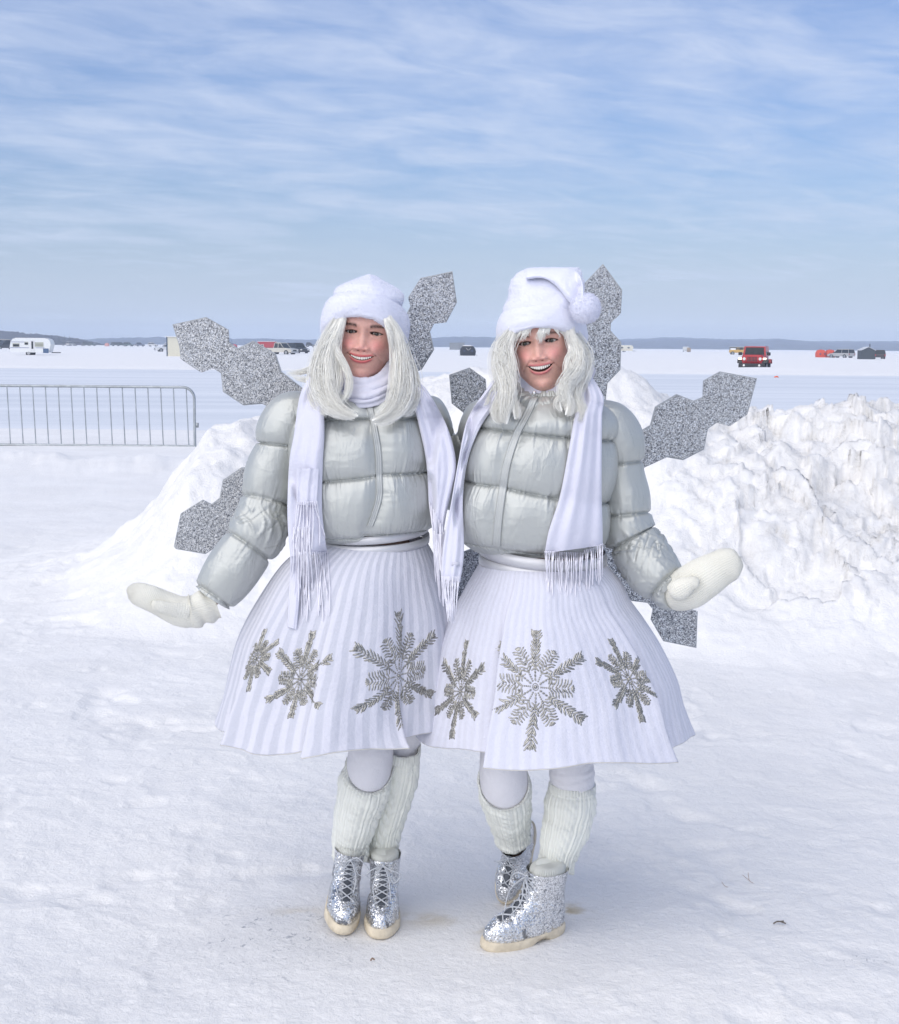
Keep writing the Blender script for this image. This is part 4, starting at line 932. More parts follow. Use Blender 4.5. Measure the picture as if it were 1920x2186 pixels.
    jg.merge(sleeve([(880, 868, 3.59, 30), (900, 890, 3.60, 50), (925, 925, 3.63, 42), (944, 965, 3.67, 38), (975, 1020, 3.74, 44), (1010, 1075, 3.80, 48), (1060, 1090, 3.84, 46), (1110, 1092, 3.86, 44)], [-.05, .22, .45, .68, .99], 407, elbow=(.6, .07)))
    # collar
    jg.merge(tube([W(722, 806, 3.60), W(725, 828, 3.555), W(757, 846, 3.50), W(786, 852, 3.485), W(815, 846, 3.50), W(842, 828, 3.555), W(845, 806, 3.60), W(785, 795, 3.68), W(722, 806, 3.60)], .022, 24, 200, disp=lambda S, A: fbm(S * 40, np.cos(A) * 1.5, 3, 5) * .004, cap=False))
    jk = jg.build('jacket', M['jacket'], root); jb = jg.bvh()
    zg, _ = ribbon([(b, a - w, b, a + w) for a, b, w in [(788, 862, 7), (799, 909, 7), (808, 965, 7), (810, 1020, 7), (810, 1060, 7), (801, 1095, 7), (790, 1124, 7)]], yf - .01, [jb], off=.0005, thick=.0028, nt_=12, ns=120, fill=1, blur=4, pleat=lambda S, T_: .002 * np.abs(np.sin(T_ * 9.4)))
    zg.build('zip', M['zip'], jk)
    # belt
    bl = Geo()
    for k, (y0, y1, dy) in enumerate([(1143, 1160, .0), (1122, 1139, .004)]):
        th = np.linspace(-np.pi, np.pi, 160, endpoint=False); rr = []
        for q, dr in ((0, .000), (.02, .004), (.5, .0052), (.98, .004), (1, .0)):
            zz = W(800, y0 + (y1 - y0) * q, Yc)[2]; c = W(800, 1140, Yc)[0]; w_ = (110 + (0 if k == 0 else -2)) * sc(Yc) + dr + .004
            rr.append(np.stack([c + w_ * np.sin(th), Yc - (.135 + dr) * np.cos(th), zz - .010 * np.sin(th) * (1 if k else .6) * -1 + 0 * th - .010 * np.cos(th)], -1))
        bl.merge(loft(np.array(rr), True))
    bl.build('belt', M['belt'], root)
    surf = [jb, sb]
    # --- scarf
    sc_g = Geo(); pl = lambda f, a, s0: (lambda S, T_: a * (np.sin(T_ * f + S * 2 + s0) + .5 * np.sin(T_ * f * 2.1 + S * 3 - s0)) * .5 + .002 * fbm(T_ * 3, S * 5, 3, 9))
    for i, (z0, z1, rr_, dy) in enumerate([(812, 800, .026, .012), (830, 822, .024, -.004), (845, 842, .016, -.014)]):
        pts = [W(722, z0 - 26, 3.62), W(730, z0 - 6, 3.55), W(757, z0 + 8, 3.495 + dy), W(788, z0 + 12, 3.48 + dy), W(820, z0 + 0, 3.50 + dy), W(842, z0 - 22, 3.55), W(848, z0 - 40, 3.62), W(785, z0 - 40, 3.70), W(722, z0 - 26, 3.62)]
        sc_g.merge(tube(pts, rr_, 40, 220, flat=.7, cap=False, disp=lambda S, A, i=i: .0035 * np.sin(A * 5 + S * 9 + i) + .003 * fbm(A * 2, S * 20, 3, i)))
    r1, _ = ribbon([(790, 672, 800, 712), (840, 642, 845, 694), (927, 628, 930, 693), (985, 618, 985, 690), (1072, 614, 1075, 688), (1130, 615, 1130, 692), (1188, 620, 1180, 699)], [3.53, 3.47, 3.44, 3.43, 3.42, 3.41, 3.40], surf, .006, .012, pl(8, .0055, 1), tol=.2, fill=12, blur=20); sc_g.merge(r1)
    r1b, _ = ribbon([(1000, 634, 1000, 682), (1040, 633, 1040, 680), (1078, 634, 1079, 678)], [3.40, 3.40, 3.39], surf + [r1.bvh()], .002, .005, pl(12, .004, 1), tol=.14, ns=50, fill=14, blur=24); sc_g.merge(r1b)
    r1c, _ = ribbon([(1120, 618, 1120, 650), (1200, 620, 1200, 645), (1270, 617, 1275, 640), (1338, 614, 1344, 634)], [3.42, 3.40, 3.37, 3.34], surf, .003, .006, pl(9, .002, 1), tol=.16, ns=60); sc_g.merge(r1c)
    r2, _ = ribbon([(792, 838, 792, 868), (834, 870, 828, 908), (883, 888, 874, 937), (916, 896, 916, 957), (960, 906, 960, 970), (1002, 912, 1000, 974), (1043, 914, 1043, 966), (1078, 916, 1100, 953), (1130, 925, 1159, 944)], [3.53, 3.50, 3.46, 3.45, 3.44, 3.43, 3.42, 3.42, 3.42], surf, .006, .012, pl(11, .007, 2), tol=.14); sc_g.merge(r2)
    sf = sc_g.build('scarf', M['scarf'], root)
    s2 = surf + [sc_g.bvh()]
    fg = fringe([(635 + 42 * i / 9, 1076) for i in range(10)], [70 + 40 * ((i * 7) % 5) / 5 for i in range(10)], s2, 3.37, 4, sway=7)
    fg.merge(fringe([(628 + 34 * i / 9, 1130) for i in range(10)], [110 + 60 * ((i * 3) % 5) / 5 for i in range(10)], s2, 3.37, 5, sway=8))
    fg.merge(fringe([(640 + 60 * i / 15, 1183) for i in range(16)], [80 + 80 * ((i * 5) % 7) / 7 for i in range(16)], s2, 3.37, 6, sway=9))
    fg.build('fringe', M['fringe'], sf); fg = Geo()
    fg.merge(fringe([(917 + 32 * i / 8, 1077 + 60 * i / 8) for i in range(9)], [120 + 60 * ((i * 5) % 7) / 7 for i in range(9)], s2, 3.41, 7, sway=5, gather=945))
    fg.merge(fringe([(925 + 22 * i / 9, 1145) for i in range(10)], [110 + 50 * ((i * 5) % 7) / 7 for i in range(10)], s2, 3.41, 8, sway=5, gather=950))
    fg.build('fringe', M['fringe'], sf)
    # --- mitten
    mitten([(272, 1263, 3.47, 3), (276, 1263, 3.47, 14), (290, 1266, 3.475, 23), (320, 1276, 3.48, 27), (350, 1290, 3.49, 29), (380, 1303, 3.50, 33), (405, 1306, 3.51, 36), (425, 1300, 3.515, 36), (445, 1294, 3.52, 35), (462, 1288, 3.525, 34)], [(324, 1292, 3.45, 3), (328, 1292, 3.45, 10), (345, 1295, 3.455, 13), (370, 1300, 3.47, 16), (400, 1306, 3.49, 20)], root, 5, cuffrib=(.66, 40))
    # --- hair
    hg = Geo(); zf = 3.50
    Lk = [([(728, 676, 3.51), (704, 722, 3.49), (688, 770, 3.48), (682, 820, 3.45), (698, 858, 3.42), (722, 880, 3.40), (758, 893, 3.395)], [.010, .017, .021, .022, .018, .013, .004], 230, 0),
          ([(731, 678, 3.50), (713, 722, 3.487), (701, 775, 3.47), (703, 820, 3.44), (712, 852, 3.415), (732, 876, 3.40), (765, 888, 3.39)], [.008, .013, .016, .017, .015, .012, .004], 170, 0),
          ([(725, 690, 3.54), (696, 740, 3.53), (678, 790, 3.50), (672, 830, 3.47), (680, 868, 3.44), (700, 885, 3.42)], [.012, .018, .021, .020, .014, .005], 170, 0),
          ([(731, 682, 3.490), (718, 720, 3.482), (716, 742, 3.478), (738, 785, 3.46), (746, 815, 3.445), (741, 842, 3.43), (726, 862, 3.42)], [.004, .007, .007, .007, .008, .008, .003], 70, 0),
          ([(732, 684, 3.492), (719, 735, 3.488), (720, 775, 3.48), (722, 815, 3.455), (716, 850, 3.43)], [.006, .010, .012, .012, .006], 80, 0),
          ([(828, 680, 3.49), (844, 712, 3.487), (851, 760, 3.475), (850, 810, 3.44), (844, 850, 3.41), (828, 880, 3.40), (795, 898, 3.39)], [.008, .013, .016, .018, .017, .014, .004], 200, 0),
          ([(832, 688, 3.51), (852, 735, 3.50), (864, 790, 3.47), (868, 835, 3.44), (858, 868, 3.41), (834, 893, 3.40), (800, 905, 3.395)], [.010, .016, .019, .019, .017, .011, .004], 190, 0),
          ([(822, 680, 3.480), (829, 700, 3.474), (835, 722, 3.470), (837, 748, 3.468)], [.003, .0055, .005, .001], 34, 0),
          ([(842, 700, 3.54), (862, 750, 3.53), (880, 800, 3.49), (886, 840, 3.47), (878, 872, 3.44), (862, 885, 3.43)], [.010, .016, .018, .015, .010, .004], 120, 0),
          ([(700, 760, 3.52), (670, 785, 3.52), (640, 795, 3.53), (612, 796, 3.54)], [.010, .008, .006, .004], 26, 0),
          ([(690, 800, 3.50), (665, 812, 3.50), (640, 808, 3.51), (622, 800, 3.52)], [.008, .007, .006, .004], 18, 0)]
    for i, (gd, rd, n, wv) in enumerate(Lk): lock(hg, gd, rd, n, 500 + i, core=(n > 60), stray=.12)
    hg.build('hair', M['hair'], root)
    # --- hat
    hat_left(HM, root)
    settle(root); return root
def hat_left(HM, root):
    th = np.linspace(-np.pi, np.pi, 220, endpoint=False)
    zlow = lambda t: np.interp(np.abs(t), [0, .35, .7, 1.1, 1.6, 2.4, np.pi], [.040, .036, .018, -.004, -.030, -.04, -.04])
    zhi = lambda t: np.interp(np.abs(t), [0, .7, 1.2, 1.8, np.pi], [.098, .092, .078, .062, .05])
    ring = lambda rx, ry, z: np.stack([-.009 + rx * np.sin(th), .012 - ry * np.cos(th), z], -1)
    prof = [(.0, .10, 0), (.0, .55, .0), (-.006 * -1, .86, 0)]
    R = []
    seq = [(-.016, .35), (-.014, .10), (-.006, .0), (.004, -.02), (.012, .04), (.017, .16), (.019, .35), (.018, .6), (.013, .82), (.004, .95), (-.004, 1.0), (-.009, .97)]
    for dr, f in seq: R.append(ring(.091 + dr, .109 + dr, zlow(th) + (zhi(th) - zlow(th)) * f))
    top = [(.087, .082, .104, .0), (.088, .092, .110, .0), (.082, .104, .096, 0), (.064, .115, .090, 0), (.043, .125, .068, 0), (.022, .134, .040, 0), (.012, .140, .020, 0), (.003, .142, .004, 0)]
    for rx, z, ry, q in top: 
        b = R[-1].copy(); R.append(np.stack([rx * np.sin(th) - .006, .012 - ry * np.cos(th), np.full_like(th, z)], -1))
    P = np.array(R); P = np.stack([resamp(P[:, j], 110) for j in range(P.shape[1])], 1)
    S_ = np.linspace(0, 1, 110)[:, None]; nr = np.stack([np.sin(th), -np.cos(th), 0 * th + .2], -1)
    P += nr[None] * (.0035 * fbm(th[None, :] * 2.2 + 0 * S_, S_ * 9, 4, 21) + .003 * fbm(th[None, :] * 1.1, S_ * 4, 2, 25))[..., None]
    g = loft(P, True, False, True).xf(HM); g.merge(fuzz(g, 16000, .0042, .00035, .9, 3)); g.build('hat', M['fleece'], root)
# ================================================================== RIGHT WOMAN
def woman_right():
    root = empty('person', tuple(W(1170, 2010, 3.50) * [1, 1, 0]), 'woman on the right laughing in tall white hat with pompom, one foot tipped behind her', 'person', 'two costumed women posing on the snow')
    Yc = 3.54
    def T3(pts, r, **k): return tube([W(*p) for p in pts], r, 20, 40, **k)
    trunk = tube([W(1165, 860, 3.54), W(1150, 960, 3.54), W(1140, 1100, 3.54), W(1145, 1230, 3.55), W(1150, 1330, 3.55)], [.075, .12, .10, .13, .12], 28, 50, flat=.75)
    limbs = [trunk, T3([(1110, 1300, 3.56), (1080, 1500, 3.53), (1076, 1640, 3.50), (1080, 1700, 3.53), (1086, 1735, 3.57), (1092, 1768, 3.61), (1097, 1800, 3.66)], [.080, .062, .044, .040, .034, .024, .022]),
             T3([(1200, 1300, 3.56), (1218, 1500, 3.55), (1222, 1650, 3.54), (1219, 1712, 3.54), (1210, 1760, 3.53), (1196, 1810, 3.52), (1184, 1860, 3.52)], [.080, .062, .042, .040, .036, .028, .026]),
             T3([(1180, 910, 3.54), (1250, 900, 3.54), (1295, 905, 3.55), (1330, 1020, 3.55), (1350, 1140, 3.54), (1392, 1205, 3.51), (1432, 1258, 3.48), (1480, 1248, 3.45), (1520, 1225, 3.44)], [.05, .05, .050, .036, .034, .028, .022, .018, .014]),
             T3([(1150, 910, 3.54), (1080, 895, 3.55), (1040, 900, 3.58), (1005, 960, 3.66), (960, 1025, 3.75), (900, 1060, 3.81), (840, 1068, 3.84)], [.05, .05, .040, .030, .028, .024, .020])]
    limbs.append(tube([W(1182, 1930, 3.52), W(1120, 1970, 3.45)], [.022, .018], 14, 14)); limbs.append(tube([W(1106, 1815, 3.70), W(1092, 1870, 3.70)], [.02, .016], 14, 14))
    HP = dict(skin=(.71, .42, .345), blush=(.78, .33, .30), lip=(.56, .17, .18), mz=-.0590, mw=.0315, mk=.0070, top=.0036, bot=.0100, eh=.0034, th=.0100, brow=.9, jaw=.0675, fold=1.5, nw=.0145)
    R = rotm(math.radians(-11), math.radians(1), math.radians(-8))
    hc = W(1150, 728, 3.45) + np.array([.014, .086, 0]); HM = M4(R, hc, 1.06)
    body = body_mesh('body', limbs, head_geo(HP).xf(HM), root)
    for sx in (-1, 1): eye_geo(sx, (0, 0), (.10, .09, .06)).xf(HM).build('eye', M['eye'], body, keepcol=True)
    teeth_geo(HP).xf(HM).build('teeth', M['tooth'], body)
    lg = Geo()
    lg.merge(tube([W(1100, 1420, 3.52), W(1078, 1590, 3.49), W(1075, 1650, 3.485), W(1080, 1700, 3.522), W(1086, 1735, 3.562)], [.075, .063, .0625, .0620, .050], 40, 60))
    lg.merge(tube([W(1215, 1420, 3.54), W(1218, 1600, 3.52), W(1222, 1672, 3.52), W(1216, 1740, 3.52)], [.085, .064, .0585, .056], 40, 60, disp=lambda S, A: fbm(S * 20, np.cos(A) * 2, 3, 3) * .004))
    lg.build('leggings', M['legging'], root)
    leg_warmer([(1076, 1668, 3.49, 55), (1080, 1700, 3.52, 55), (1086, 1735, 3.56, 47), (1092, 1766, 3.60, 40), (1097, 1795, 3.63, 37)], .036, 15, root, tb=.008)
    leg_warmer([(1222, 1672, 3.52, 49), (1219, 1712, 3.52, 53), (1210, 1760, 3.52, 50), (1196, 1810, 3.51, 42), (1190, 1838, 3.505, 38), (1185, 1858, 3.50, 38)], .002, 19, root, tb=.006)
    boot(bootM(W(1133, 1752, 3.775), W(1082, 1912, 3.69), (-.22, -.85, .36), .90), root, 13)
    boot(bootM((W(1203, 1980, 3.50)[0], 3.510, .004), (W(1048, 2018, 3.385)[0], 3.395, .004), (.30, .0, 1), .95), root, 18, tall=1.38)
    # skirt
    rows = [(1198, 1030, 1288), (1210, 1022, 1296), (1240, 1004, 1322), (1280, 982, 1341), (1317, 965, 1368), (1370, 945, 1401), (1440, 928, 1435), (1497, 912, 1448), (1550, 900, 1465)]
    n_ = len(rows); ryf = np.interp(np.arange(n_), [0, 2, n_ - 1], [.130, .185, .30]); ryb = ryf * .9
    sk, sg, sb, SP = make_skirt(rows, Yc, ryf, ryb, [(-.47, .105, 1, .6, 1.5), (.74, .085, -1, .6, 2.4)], [(5, .015, 2.2), (9, .004, 1)], [(3, .008, 1.5), (7, .006, .2)], 37, M['skirtR'], root)
    applique((1144, 1466), .150, sb, sk, 11, rot=-.06, xs=.92, P=SP); applique((1341, 1450), .105, sb, sk, 12, rot=.05, xs=.72, P=SP); applique((985, 1475), .125, sb, sk, 13, rot=.05, xs=.66, P=SP)
    # jacket
    JR = [(832, 1108, 1222), (848, 1085, 1245), (868, 1050, 1280), (895, 1028, 1300), (940, 1010, 1305), (1000, 996, 1300), (1060, 985, 1292), (1110, 982, 1286), (1150, 985, 1278), (1172, 1012, 1255)]
    jf = [.075, .085, .105, .13, .148, .156, .158, .155, .145, .115]
    P, T, V, nr = rows_loft(JR, Yc, jf, jf, 560, 260, 2.5); yf = Yc - .15
    seams = [zline([(900, 846), (1400, 858)], yf), zline([(950, 912), (1024, 917), (1102, 924), (1218, 936), (1350, 950)], yf), zline([(950, 1030), (1064, 1040), (1195, 1065), (1350, 1090)], yf), zline([(950, 1164), (1056, 1173), (1163, 1184), (1350, 1195)], yf)]
    zq = np.array([W(a, b, yf) for a, b in [(1130, 860), (1125, 881), (1102, 930), (1082, 988), (1073, 1040), (1065, 1104), (1060, 1168)]]); zo = np.argsort(zq[:, 2])
    zipx = lambda Z: np.interp(Z, zq[zo, 2], zq[zo, 0])
    P = puffs(P, nr, T, seams, .022, .0044, zipx, 331)
    x0 = W(1000, 1150, yf)[0]; P[..., 2] -= .035 * (P[..., 0] - x0) * V ** 6
    jg = loft(P, True, True, True, uv=np.stack([T, V], -1))
    jg.merge(sleeve([(1262, 885, 3.54, 30), (1300, 905, 3.54, 48), (1322, 950, 3.54, 52), (1328, 1008, 3.54, 45), (1335, 1062, 3.54, 50), (1343, 1130, 3.53, 54), (1360, 1165, 3.52, 58), (1385, 1205, 3.50, 56), (1412, 1240, 3.48, 53), (1432, 1262, 3.465, 42)], [-.05, .30, .56, .68, .96], 431, elbow=(.76, .13)))
    jg.merge(sleeve([(1070, 885, 3.55, 30), (1035, 905, 3.57, 46), (1010, 950, 3.63, 42), (975, 1010, 3.71, 44), (930, 1050, 3.78, 44), (870, 1065, 3.82, 42), (820, 1070, 3.83, 40)], [-.05, .22, .45, .7, .99], 437))
    jg.merge(tube([W(1098, 806, 3.60), W(1104, 834, 3.53), W(1125, 858, 3.47), W(1148, 866, 3.45), W(1185, 862, 3.46), W(1222, 840, 3.52), W(1228, 810, 3.60), W(1165, 790, 3.66), W(1098, 806, 3.60)], .024, 30, 200, flat=.8, disp=lambda S, A: fbm(S * 46, np.cos(A) * 1.5, 3, 5) * .006, cap=False))
    jk = jg.build('jacket', M['jacket'], root); jb = jg.bvh()
    zg, _ = ribbon([(b, a - 9, b, a + 9) for a, b in [(1141, 850), (1125, 884), (1102, 930), (1083, 988), (1074, 1040), (1065, 1104), (1060, 1166)]], yf - .01, [jb], off=.0005, thick=.0028, nt_=12, ns=120, fill=1, blur=4, pleat=lambda S, T_: .002 * np.abs(np.sin(T_ * 9.4)))
    zg.build('zip', M['zip'], jk)
    pg = Geo(); o, d = ray(1141, 840); h = jb.ray_cast(o, d); yz = (h[0].y if h[0] else 3.42) - .008
    pg.merge(sphere(W(1141, 840, yz), (.005, .004, .007), 12, 8)); pg.merge(box(W(1141, 856, yz), (.009, .003, .030))); pg.merge(tube([W(1141, 866, yz - .001), W(1138, 870, yz - .001), W(1141, 873, yz - .001), W(1144, 870, yz - .001), W(1141, 866, yz - .001)], .0012, 6, 16))
    pg.build('zip_pull', M['zipmetal'], jk, smooth=False)
    # turtleneck
    tube([W(1163, 790, 3.56), W(1165, 815, 3.545), W(1166, 845, 3.54)], [.066, .070, .078], 60, 40, disp=lambda S, A: .002 * np.sin(S * 16) + fbm(A * 3, S * 5, 3, 3) * .002).build('turtleneck', M['scarf'], root)
    # belt
    bl = Geo()
    for k, (y0, y1) in enumerate([(1186, 1208), (1166, 1190)]):
        th = np.linspace(-np.pi, np.pi, 160, endpoint=False); rr = []
        for q, dr in ((0, .000), (.02, .004), (.5, .0052), (.98, .004), (1, .0)):
            zz = W(1159, y0 + (y1 - y0) * q, Yc)[2]; c = W(1159, 1190, Yc)[0]; w_ = 130 * sc(Yc) + dr + .003
            rr.append(np.stack([c + w_ * np.sin(th), Yc - (.142 + dr + k * .003) * np.cos(th), zz - .004 * np.sin(th) * (3 if k else 1) - .012 * np.cos(th)], -1))
        bl.merge(loft(np.array(rr), True))
    bl.build('belt', M['belt'], root)
    surf = [jb, sb]
    pl = lambda f, a, s0: (lambda S, T_: a * (np.sin(T_ * f + S * 2 + s0) + .5 * np.sin(T_ * f * 2.1 + S * 3 - s0)) * .5 + .002 * fbm(T_ * 3, S * 5, 3, 9))
    sg_ = Geo()
    r1, _ = ribbon([(792, 1068, 800, 1092), (835, 1036, 866, 1056), (896, 998, 916, 1024), (988, 978, 980, 1000), (1075, 963, 1061, 989), (1162, 947, 1177, 991), (1234, 942, 1243, 983)], [3.51, 3.46, 3.43, 3.42, 3.41, 3.39, 3.35], surf, .006, .012, pl(9, .006, 1), tol=.12); sg_.merge(r1)
    r2, _ = ribbon([(790, 1232, 792, 1256), (845, 1236, 845, 1288), (893, 1226, 887, 1286), (974, 1212, 974, 1285), (1061, 1195, 1061, 1285), (1133, 1172, 1130, 1287), (1181, 1163, 1164, 1287)], [3.52, 3.44, 3.40, 3.38, 3.37, 3.36, 3.35], surf, .006, .013, pl(10, .010, 2), tol=.13); sg_.merge(r2)
    # the loop behind the neck
    sg_.merge(tube([W(1085, 800, 3.56), W(1100, 785, 3.63), W(1165, 775, 3.68), W(1235, 785, 3.63), W(1250, 800, 3.55)], .03, 24, 60, flat=.7))
    sf = sg_.build('scarf', M['scarf'], root); s2 = surf + [sg_.bvh()]
    fg = fringe([(1164 + 80 * i / 21, 1182 + 3 * i / 21) for i in range(22)], [60 + 40 * ((i * 5) % 7) / 7 for i in range(22)], s2, 3.36, 24, sway=4)
    fg.merge(fringe([(1248 + 39 * i / 10, 1180 - 14 * i / 10) for i in range(11)], [66 + 26 * ((i * 5) % 7) / 7 for i in range(11)], s2, 3.37, 26, sway=4))
    fg.build('fringe', M['fringe'], sf); fg = Geo()
    fg.merge(fringe([(943 + 38 * i / 13, 1236) for i in range(14)], [80 + 26 * ((i * 5) % 7) / 7 for i in range(14)], s2, 3.31, 27, sway=4, gather=966))
    fg.build('fringe', M['fringe'], sf)
    tgq = s2[-1].ray_cast(*ray(973, 1204)); 
    if tgq[0]: box(np.array(tgq[0]) + [0, -.001, 0], (.020, .0012, .010)).build('care_label', mat('label_cloth', (.60, .60, .68), .8), sf)
    mitten([(1582, 1192, 3.42, 3), (1578, 1194, 3.42, 20), (1562, 1201, 3.42, 35), (1535, 1215, 3.425, 41), (1500, 1236, 3.43, 45), (1468, 1256, 3.44, 46), (1440, 1266, 3.45, 40), (1425, 1268, 3.46, 30)], [(1492, 1236, 3.385, 4), (1486, 1240, 3.385, 12), (1470, 1248, 3.39, 18), (1448, 1260, 3.40, 22), (1435, 1266, 3.41, 18)], root, 6, flat=.62)
    # cuff gathers
    cg = Geo(); C0 = W(1437, 1262, 3.44)
    cf = tube([W(1422, 1252, 3.475), W(1434, 1262, 3.462), W(1440, 1264, 3.455)], [.046, .049, .040], 90, 24, disp=lambda S, A: .004 * np.abs(np.sin(A * 11 + 2 * np.sin(A * 3))) * np.sin(S * np.pi)); cf.build('cuff', M['jacket'], jk)
    # hair
    hg = Geo()
    Lk = [([(1094, 702, 3.465), (1083, 740, 3.455), (1075, 790, 3.435), (1078, 840, 3.40), (1084, 880, 3.385), (1082, 905, 3.38)], [.012, .020, .022, .020, .014, .004], 220, .009, 2.0),
          ([(1094, 708, 3.50), (1078, 750, 3.49), (1070, 800, 3.46), (1072, 845, 3.42), (1066, 880, 3.40), (1074, 900, 3.39)], [.012, .018, .020, .018, .012, .004], 190, .010, 1.8),
          ([(1097, 715, 3.45), (1089, 760, 3.44), (1087, 800, 3.43), (1098, 835, 3.405), (1096, 865, 3.39), (1100, 895, 3.385)], [.008, .011, .013, .012, .009, .003], 120, .009, 2.1),
          ([(1220, 706, 3.45), (1228, 745, 3.44), (1228, 790, 3.415), (1212, 830, 3.385), (1214, 865, 3.375), (1208, 886, 3.37)], [.010, .015, .018, .017, .012, .004], 200, .008, 1.9),
          ([(1226, 712, 3.47), (1240, 760, 3.46), (1240, 805, 3.43), (1232, 845, 3.40), (1236, 880, 3.385), (1226, 898, 3.38)], [.012, .018, .020, .018, .013, .004], 210, .009, 1.8),
          ([(1216, 735, 3.44), (1217, 765, 3.43), (1216, 800, 3.405), (1202, 838, 3.385), (1196, 860, 3.38), (1200, 878, 3.375)], [.005, .007, .008, .009, .007, .002], 70, .008, 2.3),
          ([(1075, 780, 3.47), (1062, 820, 3.45), (1045, 850, 3.44), (1030, 865, 3.43)], [.010, .008, .006, .004], 14, .006, 1.5)]
    for i, (gd, rd, n, wv, wf) in enumerate(Lk): lock(hg, gd, rd, n, 600 + i, wave=wv, wfreq=wf, core=(n > 60), stray=.12, flat=.7)
    yb = 3.44
    for (a, b) in (((1128, 690), (1102, 727)), ((1134, 690), (1112, 726)), ((1130, 692), (1119, 723)), ((1136, 692), (1127, 716)), ((1160, 690), (1149, 726)), ((1166, 690), (1154, 730)), ((1170, 692), (1160, 724)), ((1178, 694), (1196, 716)), ((1186, 697), (1211, 722)), ((1196, 702), (1213, 728)), ((1108, 700), (1098, 728)), ((1176, 694), (1170, 714))):
        mx = (a[0] * .45 + b[0] * .55 + (2 if b[0] > a[0] else -1)); q = lambda x: 3.432 + .10 * ((x - 1152) / 60.0) ** 2 * .35
        lock(hg, [(a[0], a[1], q(a[0]) + .004), (mx, (a[1] + b[1]) / 2, q(mx) - .006), (b[0], b[1], q(b[0]) - .004)], [.0045, .0042, .0008], 12, 700 + a[0], core=False, r0=.0008)
    hg.build('hair', M['hair'], root)
    # hat
    th = np.linspace(-np.pi, np.pi, 220, endpoint=False)
    zlow = lambda t: np.interp(np.abs(t), [0, .35, .7, 1.1, 1.6, 2.4, np.pi], [.036, .032, .020, .0, -.018, -.035, -.04])
    zhi = lambda t: np.interp(np.abs(t), [0, .7, 1.2, 1.8, np.pi], [.088, .085, .078, .065, .06])
    R = []
    for dr, f in [(-.016, .35), (-.014, .10), (-.006, .0), (.004, -.02), (.012, .04), (.016, .16), (.017, .35), (.015, .6), (.010, .82), (.003, .95), (-.004, 1.0), (-.010, .95), (-.02, .85)]:
        R.append(np.stack([(.092 + dr) * np.sin(th), .012 - (.110 + dr) * np.cos(th), zlow(th) + (zhi(th) - zlow(th)) * f], -1))
    P = np.array(R); P = np.stack([resamp(P[:, j], 80) for j in range(P.shape[1])], 1); S_ = np.linspace(0, 1, 80)[:, None]
    P += np.stack([np.sin(th), -np.cos(th), 0 * th + .2], -1)[None] * (.0035 * fbm(th[None, :] * 2.2 + 0 * S_, S_ * 7, 4, 121))[..., None]
    hatg = loft(P, True).xf(HM)
    P2, T2, V2, n2 = rows_loft([(571, 1140, 1230), (573, 1126, 1238), (579, 1113, 1243), (590, 1100, 1245), (606, 1093, 1247), (630, 1087, 1245), (655, 1081, 1240), (680, 1078, 1236)], 3.54, [.006, .022, .038, .055, .075, .092, .10, .10], [.006, .02, .035, .05, .07, .09, .10, .10], 220, 120, 2.2)
    P2 = P2 + n2 * ((.005 * fbm(T2 * 1.6, V2 * 4, 3, 131) + .006 * fbm(T2 * .8, V2 * 7, 2, 133)))[..., None]
    hatg.merge(loft(P2, True, True, False))
    # folded tip
    fl, _ = ribbon([(573, 1126, 597, 1124), (571, 1160, 594, 1158), (571, 1195, 606, 1182), (573, 1222, 622, 1198), (590, 1240, 636, 1208), (618, 1247, 650, 1220), (645, 1252, 660, 1232)], [3.50, 3.48, 3.47, 3.45, 3.445, 3.43, 3.42], [BVHTree.FromPolygons([Vector(v) for v in P2.reshape(-1, 3)], gridfaces(P2.shape[0], P2.shape[1], True).tolist())], .002, .026, lambda S, T_: .004 * fbm(T_ * 2, S * 5, 3, 9), tol=.08, ns=80)
    hatg.merge(fl); hatg.merge(fuzz(hatg, 20000, .0042, .00035, .9, 4)); ht = hatg.build('hat', M['fleece'], root)
    pm = sphere(W(1250, 658, 3.42), .0365, 64, 48, disp=lambda a, b: .03 * fbm(a * 6, b * 5, 4, 3)); pm.merge(fuzz(pm, 6000, .0055, .0004, .9, 8)); pm.build('pompom', M['fleece'], ht)
    settle(root); return root
WL = woman_left(); WR = woman_right()
